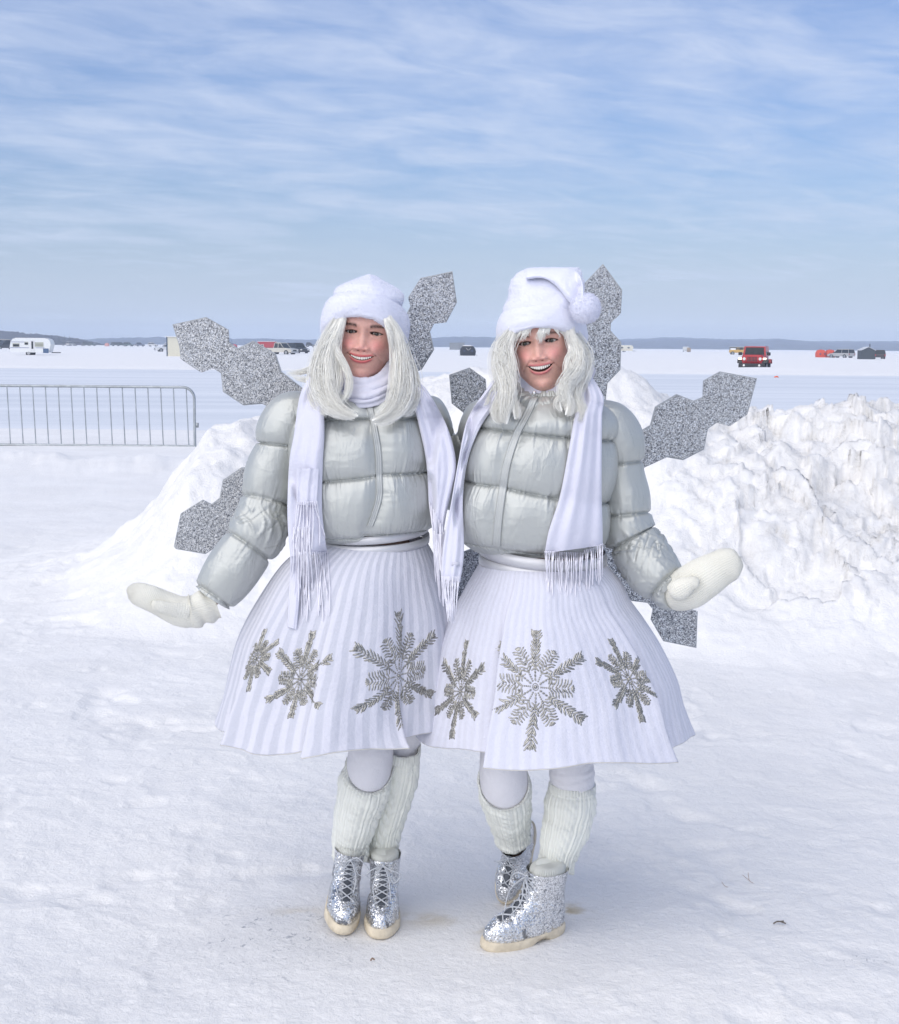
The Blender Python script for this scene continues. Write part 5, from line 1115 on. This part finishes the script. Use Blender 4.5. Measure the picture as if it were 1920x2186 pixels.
# --- glitter boards worn on the backs
board('glitter_snowflake', [
    [(370, 694), (441, 679), (488, 706), (490, 732), (508, 746), (540, 730), (586, 757), (598, 794), (647, 831), (800, 925), (760, 1010), (640, 910), (579, 870), (559, 860), (520, 863), (478, 835), (474, 797), (457, 786), (431, 795), (388, 767), (385, 740)],
    [(965, 581), (974, 647), (951, 689), (926, 691), (916, 709), (925, 745), (900, 787), (878, 794), (850, 900), (770, 900), (845, 790), (845, 740), (866, 680), (877, 656), (872, 638), (898, 596)],
    [(373, 1166), (388, 1096), (434, 1068), (453, 1077), (471, 1064), (477, 1027), (514, 1001), (545, 1000), (640, 940), (740, 960), (700, 1040), (560, 1100), (500, 1140), (470, 1160), (440, 1181), (378, 1171)]],
    (775, 960), 3.80, 'large silver glitter snowflake worn on the back of the woman on the left')
board('glitter_snowflake', [
    [(1288, 566), (1328, 621), (1325, 670), (1304, 690), (1303, 708), (1325, 732), (1323, 788), (1297, 815), (1292, 862), (1270, 1000), (1190, 1000), (1230, 860), (1255, 812), (1258, 790), (1236, 770), (1240, 735), (1254, 705), (1248, 680), (1248, 608)],
    [(1615, 809), (1594, 885), (1556, 910), (1530, 902), (1510, 915), (1502, 958), (1459, 980), (1425, 974), (1371, 1000), (1250, 1100), (1180, 1010), (1358, 928), (1392, 908), (1402, 870), (1446, 844), (1481, 858), (1500, 850), (1502, 815), (1537, 795)],
    [(961, 802), (1004, 787), (1038, 812), (1040, 855), (1090, 890), (1230, 970), (1180, 1060), (1040, 930), (1001, 888), (967, 862)],
    [(1486, 1382), (1416, 1367), (1390, 1322), (1394, 1300), (1382, 1285), (1350, 1281), (1328, 1255), (1290, 1190), (1190, 1070), (1270, 1020), (1350, 1150), (1380, 1230), (1440, 1290), (1488, 1305)],
    [(991, 1180), (1008, 1174), (1030, 1180), (1110, 1120), (1180, 1050), (1240, 1080), (1100, 1230), (1010, 1300), (960, 1340), (930, 1300), (940, 1230)]],
    (1228, 1035), 3.905, 'large silver glitter snowflake worn on the back of the woman on the right')

# ================================================================== things on the ice behind
def rb(c, s, r=.12, n=5):
    """box with rounded vertical and top edges: superellipse rings"""
    th = np.linspace(0, 2 * np.pi, 40, endpoint=False); e = .28
    def ring(z, k): return np.stack([c[0] + s[0] / 2 * k * np.sign(np.cos(th)) * np.abs(np.cos(th)) ** e, c[1] + s[1] / 2 * k * np.sign(np.sin(th)) * np.abs(np.sin(th)) ** e, np.full(40, z)], -1)
    z0, z1 = c[2] - s[2] / 2, c[2] + s[2] / 2
    R = [ring(z0, .97), ring(z0 + r * .3, 1), ring(z1 - r, 1), ring(z1 - r * .3, .98), ring(z1, .93)]
    return loft(np.array(R), True, True, True)
MC = {}
def cm(rgb, rough=.5, metal=0.0, **k):
    key = (rgb, rough, metal)
    if key not in MC: MC[key] = mat('paint', rgb, rough, metal, **k)
    return MC[key]
GL = mat('dark_glass', (.012, .016, .02), .25, 0, .25); TY = mat('tyre_rubber', (.025, .025, .027), .85); RIM = mat('wheel_rim', (.35, .36, .37), .35, .8)
BLK = mat('black_plastic', (.02, .02, .022), .6); LAMP = mat('lamp_lens', (.7, .7, .68), .2); RED = mat('tail_lamp', (.35, .02, .02), .3)
DRL = mat('lit_lamp', (1, .9, .75), .3, emit=((1.0, .85, .65), 2.5))
def place(px, py, z=None):
    Y = gY(px, py, FIELD); x = W(px, py, Y)[0]; zz = float(ground_z(np.array([x]), np.array([Y]))[0]) if z is None else z
    return (float(x), float(Y), zz - (.12 if z is None else 0))
def wheel(root, x, y, r, w=.22):
    t = tube([(x, y - w / 2, r), (x, y + w / 2, r)], [r, r], 24, 4, ref=(0, 0, 1), disp=lambda S, A: -.02 * (np.abs(S - .5) > .45)).build('wheel', TY, root)
    sd_ = 1 if y > 0 else -1; tube([(x, y + sd_ * (w / 2 - .02), r), (x, y + sd_ * (w / 2 + .015), r)], [r * .62, r * .5], 18, 3, ref=(0, 0, 1)).build('rim', RIM, t)
def car(loc, rz, label, paint, kind='suv', L=4.6, Wd=1.85, H=1.7, name='parked_suv', cat='suv', group=None, detail=True):
    root = empty(name, loc, label, cat, group, rz); r = .36 if H > 1.5 else .32; P = cm(paint, .3, .2); belt = H * .58; g = Geo()
    hd = .80 * belt
    prof = {'suv': [(L / 2, .32), (L / 2, hd * .95), (L / 2 - .15, hd), (L * .20, belt), (-L / 2 + .02, belt), (-L / 2, belt * .9), (-L / 2, .35)],
            'pickup': [(L / 2, .38), (L / 2, hd), (L / 2 - .12, hd * 1.06), (L * .20, belt), (-L * .16, belt), (-L * .165, belt * .97), (-L / 2, belt * .97), (-L / 2, .42)]}['pickup' if kind == 'pickup' else 'suv']
    p = prism(np.array(prof), -Wd / 2, Wd / 2, 1); V = p.v[0]; k = 1 - .07 * ((V[:, 2] < .5) | (V[:, 2] > belt * .95)); V[:, 1] *= k; p.v[0] = V; p.build('body', P, root, smooth=False)
    x0, x1 = {'suv': (-L / 2 + .06, L * .22), 'pickup': (-L * .155, L * .22), 'hatch': (-L / 2 + .25, L * .22)}[kind]
    def cab(x0, x1, z0, z1, inset, w):
        th = [(x0, -w), (x1, -w), (x1, w), (x0, w)]; a = np.array([(x, y, z0) for x, y in th]); b = np.array([(x0 + (.12 if kind != 'pickup' else .05), -w * .84, z1), (x1 - inset, -w * .84, z1), (x1 - inset, w * .84, z1), (x0 + (.12 if kind != 'pickup' else .05), w * .84, z1)]); gg = Geo(); gg.add(np.concatenate([a, b]), [[0, 1, 5, 4], [1, 2, 6, 5], [2, 3, 7, 6], [3, 0, 4, 7], [4, 5, 6, 7], [3, 2, 1, 0]]); return gg
    cab(x0, x1, belt - .01, H - .07, .62, Wd / 2 * .94).build('windows', GL, root, smooth=False)
    rb((( x0 + .12 + x1 - .62) / 2, 0, H - .05), (x1 - x0 - .66, Wd * .83, .11), .06).build('roof', P, root)
    for s in (-1, 1):
        for xa, xb in ((x1 - .02, x1 - .64), (x0 + .02, x0 + .13), ((x0 + x1) / 2 - .1, (x0 + x1) / 2 - .1)):
            tube([(xa, s * Wd / 2 * .945, belt), (xb, s * Wd / 2 * .80, H - .06)], .04, 6, 6).build('pillar', P, root)
        for xw in (L * .31, -L * .30): wheel(root, xw, s * (Wd / 2 - .12), r)
        rb((L / 2 + .005, s * Wd * .36, hd * .83), (.06, .34, .17), .05).build('headlight', LAMP, root); rb((-L / 2 - .005, s * Wd * .42, belt * .8), (.05, .16, .28), .05).build('tail_light', RED, root)
        rb((x1 - .12, s * (Wd / 2 + .08), belt + .08), (.1, .2, .14), .04).build('mirror', BLK, root)
    rb((L / 2 + .01, 0, hd * .80), (.05, Wd * .42, .20), .04).build('grille', BLK, root); rb((L / 2 + .03, 0, .42), (.12, Wd * .96, .22), .05).build('bumper', BLK if kind != 'pickup' else cm((.45, .45, .46), .3, .7), root)
    if kind == 'pickup': rb((-L * .335, 0, belt * .98), (L * .31, Wd * .82, .05), .02).build('truck_bed', BLK, root)
    return root
def offroader(loc, rz, label):
    P = cm((.36, .012, .018), .3, .15); root = empty('offroad_car', loc, label, 'suv', None, rz); L, Wd = 4.2, 1.62
    rb((.1, 0, .84), (3.7, Wd * .93, .52), .10).build('body', P, root)
    hg = rb((1.22, 0, 1.13), (1.35, 1.34, .16), .08); hg.build('hood', P, root)
    p = prism(np.array([(.62, 1.10), (.38, 1.74), (-1.75, 1.76), (-1.80, 1.10)]), -.74, .74, 1); V = p.v[0]; V[:, 1] *= np.where(V[:, 2] > 1.5, .90, 1); p.build('hardtop', P, root, smooth=False)
    q = np.array([(.625, 1.20), (.43, 1.68)]); g = Geo(); g.add([(q[0, 0] + .01, -.62, q[0, 1]), (q[0, 0] + .01, .62, q[0, 1]), (q[1, 0] + .01, .57, q[1, 1]), (q[1, 0] + .01, -.57, q[1, 1])], [[0, 1, 2, 3]]); ws = g.build('windshield', GL, root, smooth=False); m = ws.modifiers.new('s', 'SOLIDIFY'); m.thickness = .02
    for s in (-1, 1):
        for xc, l_ in ((.02, .72), (-.78, .72), (-1.48, .44)): g = box((xc, s * .715, 1.46), (l_, .02, .36)); V = g.v[0]; V[:, 1] += -s * .055 * (V[:, 2] - 1.28) / .36; g.build('side_window', GL, root, smooth=False)
        for xw in (1.28, -1.22):
            wheel(root, xw, s * .74, .41, .27); f = prism(np.array([(xw - .56, .62), (xw - .46, .92), (xw + .46, .92), (xw + .62, .70), (xw + .56, .66), (xw + .40, .86), (xw - .40, .86), (xw - .48, .62)]), s * .60, s * .94, 1); f.build('fender_flare', P if xw < 0 else BLK, root, smooth=False)
        tube([(1.90, s * .50, .95), (1.97, s * .50, .95)], [.10, .095], 20, 3, ref=(0, 0, 1)).build('headlight', LAMP, root)
        rb((1.84, s * .77, .96), (.10, .20, .11), .03).build('fender_lamp', DRL, root)
        rb((.60, s * .90, 1.27), (.12, .24, .20), .05).build('mirror', BLK, root)
        tube([(2.20, s * .48, .54), (2.24, s * .48, .54)], .07, 14, 3, ref=(0, 0, 1)).build('fog_lamp', LAMP, root)
    rb((1.90, 0, .90), (.08, 1.24, .44), .08).build('grille', P, root)
    for k in range(7): rb((1.945, -.27 + .09 * k, .93), (.02, .055, .28), .02).build('grille_slot', BLK, root)
    rb((2.10, 0, .54), (.24, 1.66, .24), .06).build('bumper', BLK, root); rb((2.0, 0, .36), (.2, 1.0, .14), .04).build('skid_plate', BLK, root)
    for s in (-.32, .12): tube([(.64, s, 1.21), (.60, s + .32, 1.30)], .012, 5, 4).build('wiper', BLK, root)
    return root
def trailer(loc, rz, label, L=5.0, H=2.2, Wd=2.1, base=(.72, .74, .74), full=True, stripe=(.08, .10, .25)):
    root = empty('travel_trailer', loc, label, 'trailer', None, rz); B = cm(base, .45); z0 = .42
    prof = np.array([(-L / 2 + .12, z0), (-L / 2, z0 + .5), (-L / 2 + .12, H * .80), (-L / 2 + .35, H - .06), (-L / 2 + .7, H), (L / 2 - .7, H), (L / 2 - .3, H - .05), (L / 2 - .08, H * .86), (L / 2, z0 + .9), (L / 2 - .25, z0)])
    prism(prof, -Wd / 2, Wd / 2, 1).build('body', B, root, smooth=False); y = -Wd / 2
    rb((0, 0, H + .01), (L * .78, Wd * .94, .06), .03).build('roof_snow', M['snow'], root)
    def panel(n, x, z, w, h, m, t=.02): return box((x, y - t / 2 - .002, z), (w, t, h)).build(n, m, root, smooth=False)
    if full:
        for x, z, w, h in ((-L * .34, H * .62, .75, .42), (-L * .09, H * .72, .42, .35), (L * .22, H * .66, .95, .52)):
            f = panel('window', x, z, w, h, cm((.45, .46, .40), .5)); box((x, y - .028, z - h * .1), (w * .86, .012, h * .62)).build('pane', GL if x < 0 else cm((.30, .31, .25), .3), f, smooth=False)
        d = panel('door', L * .055, H * .55, .48, H * .68, cm((.66, .67, .68), .5), .03); box((L * .055, y - .038, H * .62), (.2, .012, H * .42)).build('door_window', GL, d, smooth=False)
        for x, w in ((-L * .26, L * .46), (L * .24, L * .22)): panel('stripe', x, H * .47, w, .05, cm(stripe, .5), .008)
        panel('stripe', -L * .25, H * .79, L * .42, .05, cm(stripe, .5), .008)
        panel('wheel_cover', L * .38, z0 + .18, .60, .50, cm((.05, .10, .20), .6), .03)
    else:
        for x in (-L * .2, L * .2): f = panel('window', x, H * .66, .6, .4, GL)
        panel('stripe', 0, H * .45, L * .8, .07, cm((.45, .30, .2), .5), .008)
    for s in (-1, 1): wheel(root, -.2, s * (Wd / 2 - .12), .32)
    rb((L / 2 + .35, 0, z0 - .02), (1.0, .12, .1), .02).build('hitch', BLK, root)
    if not full: tube([(-.3, 0, H), (-.3, 0, H + .9)], .03, 6).build('chimney', BLK, root)
    return root
def shack(loc, rz, label, L, Wd, H, wall, roofc, gable=0.0, door=True, win=True, name='ice_shack', side=None, over=.1, lean=0.0, chim=True):
    root = empty(name, loc, label, 'ice shack', None, rz); Wm = cm(wall, .8, bump=[(12, .01)])
    if gable:
        prism(np.array([(-L / 2, .08), (L / 2, .08), (L / 2, H), (0, H + gable), (-L / 2, H)]), -Wd / 2, Wd / 2, 1).build('wall', Wm, root, smooth=False)
        for s in (-1, 1):
            a = np.array([(0, H + gable + .01), (s * (L / 2 + over), H - gable * over * 2 / L + .01), (s * (L / 2 + over), H - gable * over * 2 / L + .07), (0, H + gable + .07)]); prism(a if s > 0 else a[::-1], -Wd / 2 - over, Wd / 2 + over, 1).build('roof', cm(roofc, .7), root, smooth=False)
    else:
        box((0, 0, H / 2 + .05), (L, Wd, H)).build('wall', Wm, root, smooth=False)
        b = box((0, 0, H + .10), (L + 2 * over, Wd + 2 * over, .10)); b.v[0][:, 2] += lean * b.v[0][:, 0]; b.build('roof', cm(roofc, .7), root, smooth=False)
    if side: box((-L / 2 - .012, 0, H / 2 + .05), (.02, Wd * .98, H * .98)).build('side_panel', cm(side, .6), root, smooth=False); box((-L / 2 + .06, -Wd / 2 - .012, H / 2 + .05), (.12, .02, H)).build('corner_board', cm(side, .6), root, smooth=False)
    if door: box((L * .18, -Wd / 2 - .02, H * .44 + .05), (min(.7, L * .3), .035, H * .84)).build('door', cm(tuple(min(1, x * .7 + .02) for x in wall), .7), root, smooth=False)
    if win: w = box((-L * .22, -Wd / 2 - .02, H * .62), (min(.6, L * .22), .04, .42)).build('window', cm((.7, .68, .62), .6), root, smooth=False); box((-L * .22, -Wd / 2 - .045, H * .62), (min(.6, L * .22) * .7, .012, .26)).build('pane', GL, w, smooth=False)
    for s in (-1, 1): box((0, s * Wd * .35, .05), (L * 1.1, .12, .1)).build('skid', BLK, root, smooth=False)
    if chim: tube([(L * .25, 0, H - .1), (L * .25, 0, H + gable + .45)], .06, 10, 4).build('chimney', BLK, root)
    return root
def hubtent(loc, rz, label, L, Wd, H, c1, c2=None, n=1, snow=False, marks=True):
    root = empty('fishing_tent', loc, label, 'tent', None, rz); m1 = cm(c1, .75); m2 = cm(c2, .7) if c2 else m1
    for k in range(n):
        x0 = (k - (n - 1) / 2) * L / n; w = L / n
        def ring(f):     # hub bulge
            z = H * f; b = 1 + .14 * math.sin(math.pi * min(1, f / .8)); t = 1 if f < .72 else 1 - .30 * ((f - .72) / .28)
            th = np.linspace(0, 2 * np.pi, 33)[:-1]; e = .45; return np.stack([x0 + w / 2 * .88 * b * t * np.sign(np.cos(th)) * np.abs(np.cos(th)) ** e, Wd / 2 * .9 * b * t * np.sign(np.sin(th)) * np.abs(np.sin(th)) ** e, np.full(32, z)], -1)
        R = [ring(f) for f in (0, .15, .45, .7, .82, .93)]; apex = R[-1].mean(0) + [0, 0, H * .07]; R.append(apex + (R[-1] - R[-1].mean(0)) * .25)
        o = loft(np.array(R), True, False, True).build('canopy', m1, root, smooth=False)
        if c2: prism(np.array([(x0 - .05, H * .95), (x0 + w * .48, H * .86), (x0 + w * .50, H * .30)]), -Wd * .545, -Wd * .53, 1).build('bright_panel', m2, root, smooth=False)
        if marks:
            for s in (-1, 1): tube([(x0 + s * w * .24, -Wd * .53, H * .50), (x0 + s * w * .24, -Wd * .55, H * .50)], .13, 12, 3, ref=(0, 0, 1)).build('window', cm((.03, .05, .12), .3), root)
        if snow: sphere((x0, 0, H * .96), (w * .34, Wd * .34, .10), 20, 10).build('snow_cap', M['snow'], root); tube([(x0 - .35, -Wd * .50, H * .78), (x0 - .05, -Wd * .545, H * .58), (x0 + .05, -Wd * .545, H * .58), (x0 + .35, -Wd * .50, H * .78)], .025, 6, 12, smooth=False).build('trim', cm((.6, .6, .6), .6), root)
    for s in (-1, 1): box((s * L * .55, -Wd * .3, .12), (.05, .05, .26)).build('stake', BLK, root, smooth=False)
    return root
D = math.radians
trailer(place(70, 757), D(4), 'white travel trailer with blue stripes parked on the snow at far left', L=4.45, H=1.95)
car(place(12, 745), D(-140), 'dark grey SUV standing behind the white trailer at the left edge', (.035, .04, .05), H=1.75, L=4.4)
car((place(0, 742)[0] - 2, 330, FIELD), D(20), 'pale van roof showing behind the dark SUV at the left edge', (.55, .50, .42), H=1.9, L=4.6, name='parked_van', cat='van')
DG = 'distant cars parked along the far shore'
for px, col_, lb, rz, L_ in ((141, (.04, .05, .06), 'far dark car, first right of the white trailer', 10, 3.4), (151, (.5, .5, .5), 'far pale car beside the first dark one', 60, 3.2), (169, (.05, .05, .09), 'far blue grey car between the pale car and the green pair', 5, 3.8),
                         (186, (.03, .045, .035), 'far dark green car, left of the green pair', 12, 3.2), (196, (.02, .05, .035), 'far dark green car, right of the green pair', -8, 3.2),
                         (247, (.03, .04, .045), 'far black car just right of the small pink tent', 0, 3.2), (259, (.02, .04, .035), 'far dark car, middle of the row of three', 8, 3.8), (275, (.04, .08, .07), 'far teal car, last of the row of three', -10, 3.6), (300, (.10, .12, .18), 'far blue grey car standing alone', 20, 3.0), (327, (.6, .6, .6), 'far white car left of the white pickup', 0, 3.4)):
    Yp = 500 + (px * 7 % 30); x = W(px, 738, Yp)[0]; car((float(x), Yp, FIELD), D(rz), lb, col_, L=L_, H=1.5, Wd=1.6, name='distant_car', cat='car', group=DG)
hubtent((float(W(229, 738, 480)[0]), 480, FIELD), 0, 'tiny pink and white fishing tent on the far ice between distant cars', 1.5, 1.4, 1.2, (.55, .25, .22), marks=False)
car(place(362, 750), D(-160), 'white pickup truck half hidden behind the cream ice shack', (.68, .69, .70), 'pickup', L=4.8, H=1.7, name='pickup_truck', cat='pickup')
shack(place(385, 760), D(-6), 'cream ice shack with navy corner behind the left glitter snowflake', 2.35, 2.2, 2.15, (.60, .58, .48), (.62, .64, .68), side=(.03, .06, .11), door=False, win=False, over=.12, chim=False)
shack(place(571, 748), D(-5), 'red ice shack with white trim behind the beige pickup', 3.7, 2.2, 1.95, (.38, .02, .025), (.60, .62, .66), door=False, chim=False)
car(place(601, 756), D(-28), 'beige pickup truck parked in front of the red shack', (.55, .53, .47), 'pickup', L=4.5, H=1.72, name='pickup_truck', cat='pickup')
hubtent(place(617, 752), 0, 'dark fishing tent with bright orange side behind the beige pickup', 2.2, 2.0, 1.75, (.05, .055, .08), (.75, .10, .02), marks=False)
car(place(637, 753.5), D(-55), 'black SUV standing right of the beige pickup', (.02, .022, .028), L=4.3, H=1.75, Wd=1.75)
hubtent((float(W(500, 741, 420)[0]), 420, FIELD), 0, 'tiny red fishing tent far off above the dip of the glitter board', 2.0, 1.6, 1.2, (.45, .04, .05), marks=False)
pl_ = tag(tube([W(670, 754, 196), W(670, 738, 196)], .05, 8, 4).build('marker_pole', cm((.35, .36, .38), .6)), 'thin grey pole standing in the snow left of the first woman', 'pole')
car((float(W(663, 741, 380)[0]), 380, FIELD + .6), D(3), 'far black car beyond the thin grey pole', (.02, .025, .03), L=2.4, H=1.3, Wd=1.5, name='distant_car', cat='car')
shack((float(W(976, 746, 455)[0]), 455, FIELD), 0, 'grey box ice shack far behind the black tent', 4.9, 2.4, 2.15, (.19, .20, .21), (.26, .27, .28), side=None, win=False, chim=False)
hubtent(place(999, 759), D(3), 'black fishing tent with snow on top between the two women', 2.25, 2.1, 1.55, (.012, .014, .02), snow=True)
trailer(place(1334, 751), D(2), 'cream camper trailer with stovepipe beside the upright glitter board', L=4.6, H=2.0, base=(.66, .63, .52), full=False)
bl_ = place(1363.5, 748.5); tag(tube([(bl_[0] - .5, 420, .72), (bl_[0] + .5, 420, .72)], [.70, .70], 24, 6, ref=(0, 0, 1), disp=lambda S, A: .04 * fbm(A * 4, S * 6, 3, 2)).build('hay_bale', mat('hay', (.30, .22, .14), .95, bump=[(9, .05)])), 'round brown bale on the ice right of the cream trailer', 'bale')
trailer(place(1464.5, 751), D(84), 'small grey camper seen end on, alone on the far ice', L=3.2, H=1.7, Wd=1.9, base=(.50, .51, .50), full=False)
yb_ = empty('yellow_bus', place(1575, 757), 'yellow van with dark windows and white panel left of the red car', 'van', None, D(-6)); YL = cm((.55, .33, .05), .5)
rb((0, 0, .80), (3.5, 1.6, .62), .06).build('body', YL, yb_); rb((0, 0, 1.36), (3.4, 1.5, .56), .06).build('windows', GL, yb_); rb((0, 0, 1.68), (3.5, 1.6, .08), .03).build('roof', cm((.55, .52, .42), .6), yb_)
box((-1.05, -.77, 1.26), (1.1, .02, .34)).build('white_panel', cm((.8, .8, .8), .6), yb_, smooth=False)
for x in (-.2, .15, 1.1): box((x, -.77, 1.36), (.07, .03, .56)).build('window_post', YL, yb_, smooth=False)
for x in (-1.1, 1.45):
    for s in (-1, 1): wheel(yb_, x, s * .72, .38)
jx = W(1623, 783, 88.5); offroader((float(jx[0]), 90.0, -.10), D(-108), 'red boxy off-road car with black bumper driving towards the camera with lamps lit')
hubtent(place(1762, 762.5), D(2), 'orange double fishing tent left of the silver minivan', 3.1, 1.9, 1.42, (.60, .06, .015), n=2, marks=True)
car(place(1796, 763), D(128), 'silver minivan parked beside the orange tent', (.40, .40, .40), L=4.2, H=1.55, Wd=1.8, name='parked_van', cat='van')
shack(place(1849, 767), D(0), 'dark grey gabled ice shack with chimney near the right edge', 1.85, 2.0, 1.35, (.045, .055, .065), (.55, .57, .60), gable=.42, door=False, win=False)
car(place(1875, 766), D(80), 'dark brown car seen from behind right of the gabled shack', (.05, .04, .04), L=4.2, H=1.42, Wd=1.6, name='parked_car', cat='car')
om = W(1658, 802, 71); g = tube([(om[0] - .12, 71, .06), (om[0] + .02, 71, .09), (om[0] + .12, 71.05, .05)], [.02, .04, .02], 8, 10, flat=.5); tag(g.build('orange_flag', cm((.8, .12, .03), .7)), 'scrap of orange tape on the ice below the red car', 'litter')
# barrier
def barrier():
    Yb = 20.6; xr = float(W(416, 900, Yb)[0]); zt = float(W(200, 825, Yb)[2]); zb = float(W(200, 951, Yb)[2]); Lb = 3.6; root = empty('crowd_barrier', (xr - 1.8, Yb, 0), 'galvanised steel crowd barrier with thin vertical bars on the left', 'barrier'); r = .0205
    x0 = xr - Lb; R_ = .17
    a = [(x0 + R_, Yb, zt)] + [(xr - R_, Yb, zt)] + [(xr - R_ + R_ * math.sin(t), Yb, zt - R_ + R_ * math.cos(t)) for t in np.linspace(.2, np.pi / 2, 7)] + [(xr, Yb, zb - .12)]
    b = [(x0 + R_ - R_ * math.sin(t), Yb, zt - R_ + R_ * math.cos(t)) for t in np.linspace(.2, np.pi / 2, 7)]
    pts = [(x0, Yb, zb - .12)] + b[::-1] + a
    tube(pts, r, 12, None, smooth=False).build('frame', M['galv'], root); tube([(x0, Yb, zb), (xr, Yb, zb)], r * .95, 12, 4).build('bottom_rail', M['galv'], root)
    n = 18; sp = .1915
    for i in range(n):
        x = xr - .02 - sp * (i + .12) - .05
        if x < x0 + .05: break
        tube([(x - .028, Yb, zt), (x + .0, Yb, zb)], .0085, 8, 3).build('bar', M['galv'], root)
    box((xr + .035, Yb, zb + .36 * (zt - zb)), (.05, .02, .07)).build('hook', M['galv'], root)
    settle(root)
barrier()
# spruces on the near hill
def spruce(px, ptop, pbase, Yd, label):
    b = W(px, pbase, Yd); t = W(px, ptop, Yd); h = t[2] - b[2]; root = empty('spruce_tree', tuple(b), label, 'tree', 'spruces standing on the left hill'); r_ = np.random.default_rng(int(px))
    tube([b, t], [h * .02, h * .004], 6, 4).build('trunk', cm((.05, .035, .03), .9), root); g = Geo()
    for i in range(420):
        f = r_.random() ** .8; a = r_.random() * 6.283; rr = h * .22 * (1 - f) * (.35 + .8 * r_.random()); c = b + np.array([math.cos(a) * rr, math.sin(a) * rr, h * (.06 + .94 * f) - rr * .3]); s = h * .05 * (1.2 - f); v = r_.normal(0, 1, (3, 3)); v /= np.linalg.norm(v, axis=1)[:, None]; g.add(c + v * s, [[0, 1, 2]])
    g.build('crown', cm((.02, .03, .028), .95), root, smooth=False); settle(root)
for px, tp, bs, lb in ((51, 710.5, 722, 'lone spruce on the ridge behind the white trailer'), (127, 716, 733, 'dark spruce on the hill slope, left of the three'), (139, 715, 734, 'dark spruce on the hill slope, middle of the three'), (149, 717, 735, 'dark spruce on the hill slope, right of the three')): spruce(px, tp, bs, 600, lb)
# bits lying on the snow
def twig(px, py, pts, r, c, label, name='twig', cat='twig'):
    Yt = gY(px, py); o = W(px, py, Yt); o[2] = ground_z(np.array([o[0]]), np.array([o[1]]))[0] + .004; g = Geo()
    for p in pts: g.merge(tube([o + np.array(q) for q in p], r, 5, 12))
    tag(g.build(name, cm(c, .8)), label, cat)
twig(1598, 1935, [[(.012, 0, .0), (0, 0, .008), (-.002, .01, .028)], [(0, 0, .008), (-.018, .012, .02)]], .0007, (.30, .20, .14), 'small forked brown twig lying on the snow at lower right')
twig(1545, 1945, [[(.010, 0, .0), (0, 0, .004), (-.006, .01, .012)]], .0007, (.32, .22, .15), 'short curled straw left of the forked twig')
twig(1663, 2032, [[(-.018, 0, 0), (-.004, .002, .006), (.016, 0, .001)], [(-.006, .006, .003), (.012, .008, .004)]], .002, (.13, .11, .09), 'dark scrap of bark on the snow near the bottom right', 'bark_scrap', 'bark')
twig(795, 2110, [[(-.004, 0, 0), (0, 0, .006), (.006, 0, .002)]], .0022, (.25, .17, .12), 'tiny brown leaf on the snow below the first pair of boots', 'dead_leaf', 'leaf')
# haze
hz = box((0, 760, 8), (4200, 1860, 24)); ho = hz.build('haze', mat('haze_surface'), smooth=False); struct(ho, 'stuff'); hm = bpy.data.materials.new('haze'); hm.use_nodes = True; hn = hm.node_tree; hn.nodes.clear()
o1 = hn.nodes.new('ShaderNodeOutputMaterial'); v1 = hn.nodes.new('ShaderNodeVolumePrincipled'); v1.inputs['Density'].default_value = .0006; v1.inputs['Color'].default_value = (.74, .84, 1.0, 1); v1.inputs['Anisotropy'].default_value = .0
hn.links.new(v1.outputs[0], o1.inputs['Volume']); ho.data.materials.clear(); ho.data.materials.append(hm)
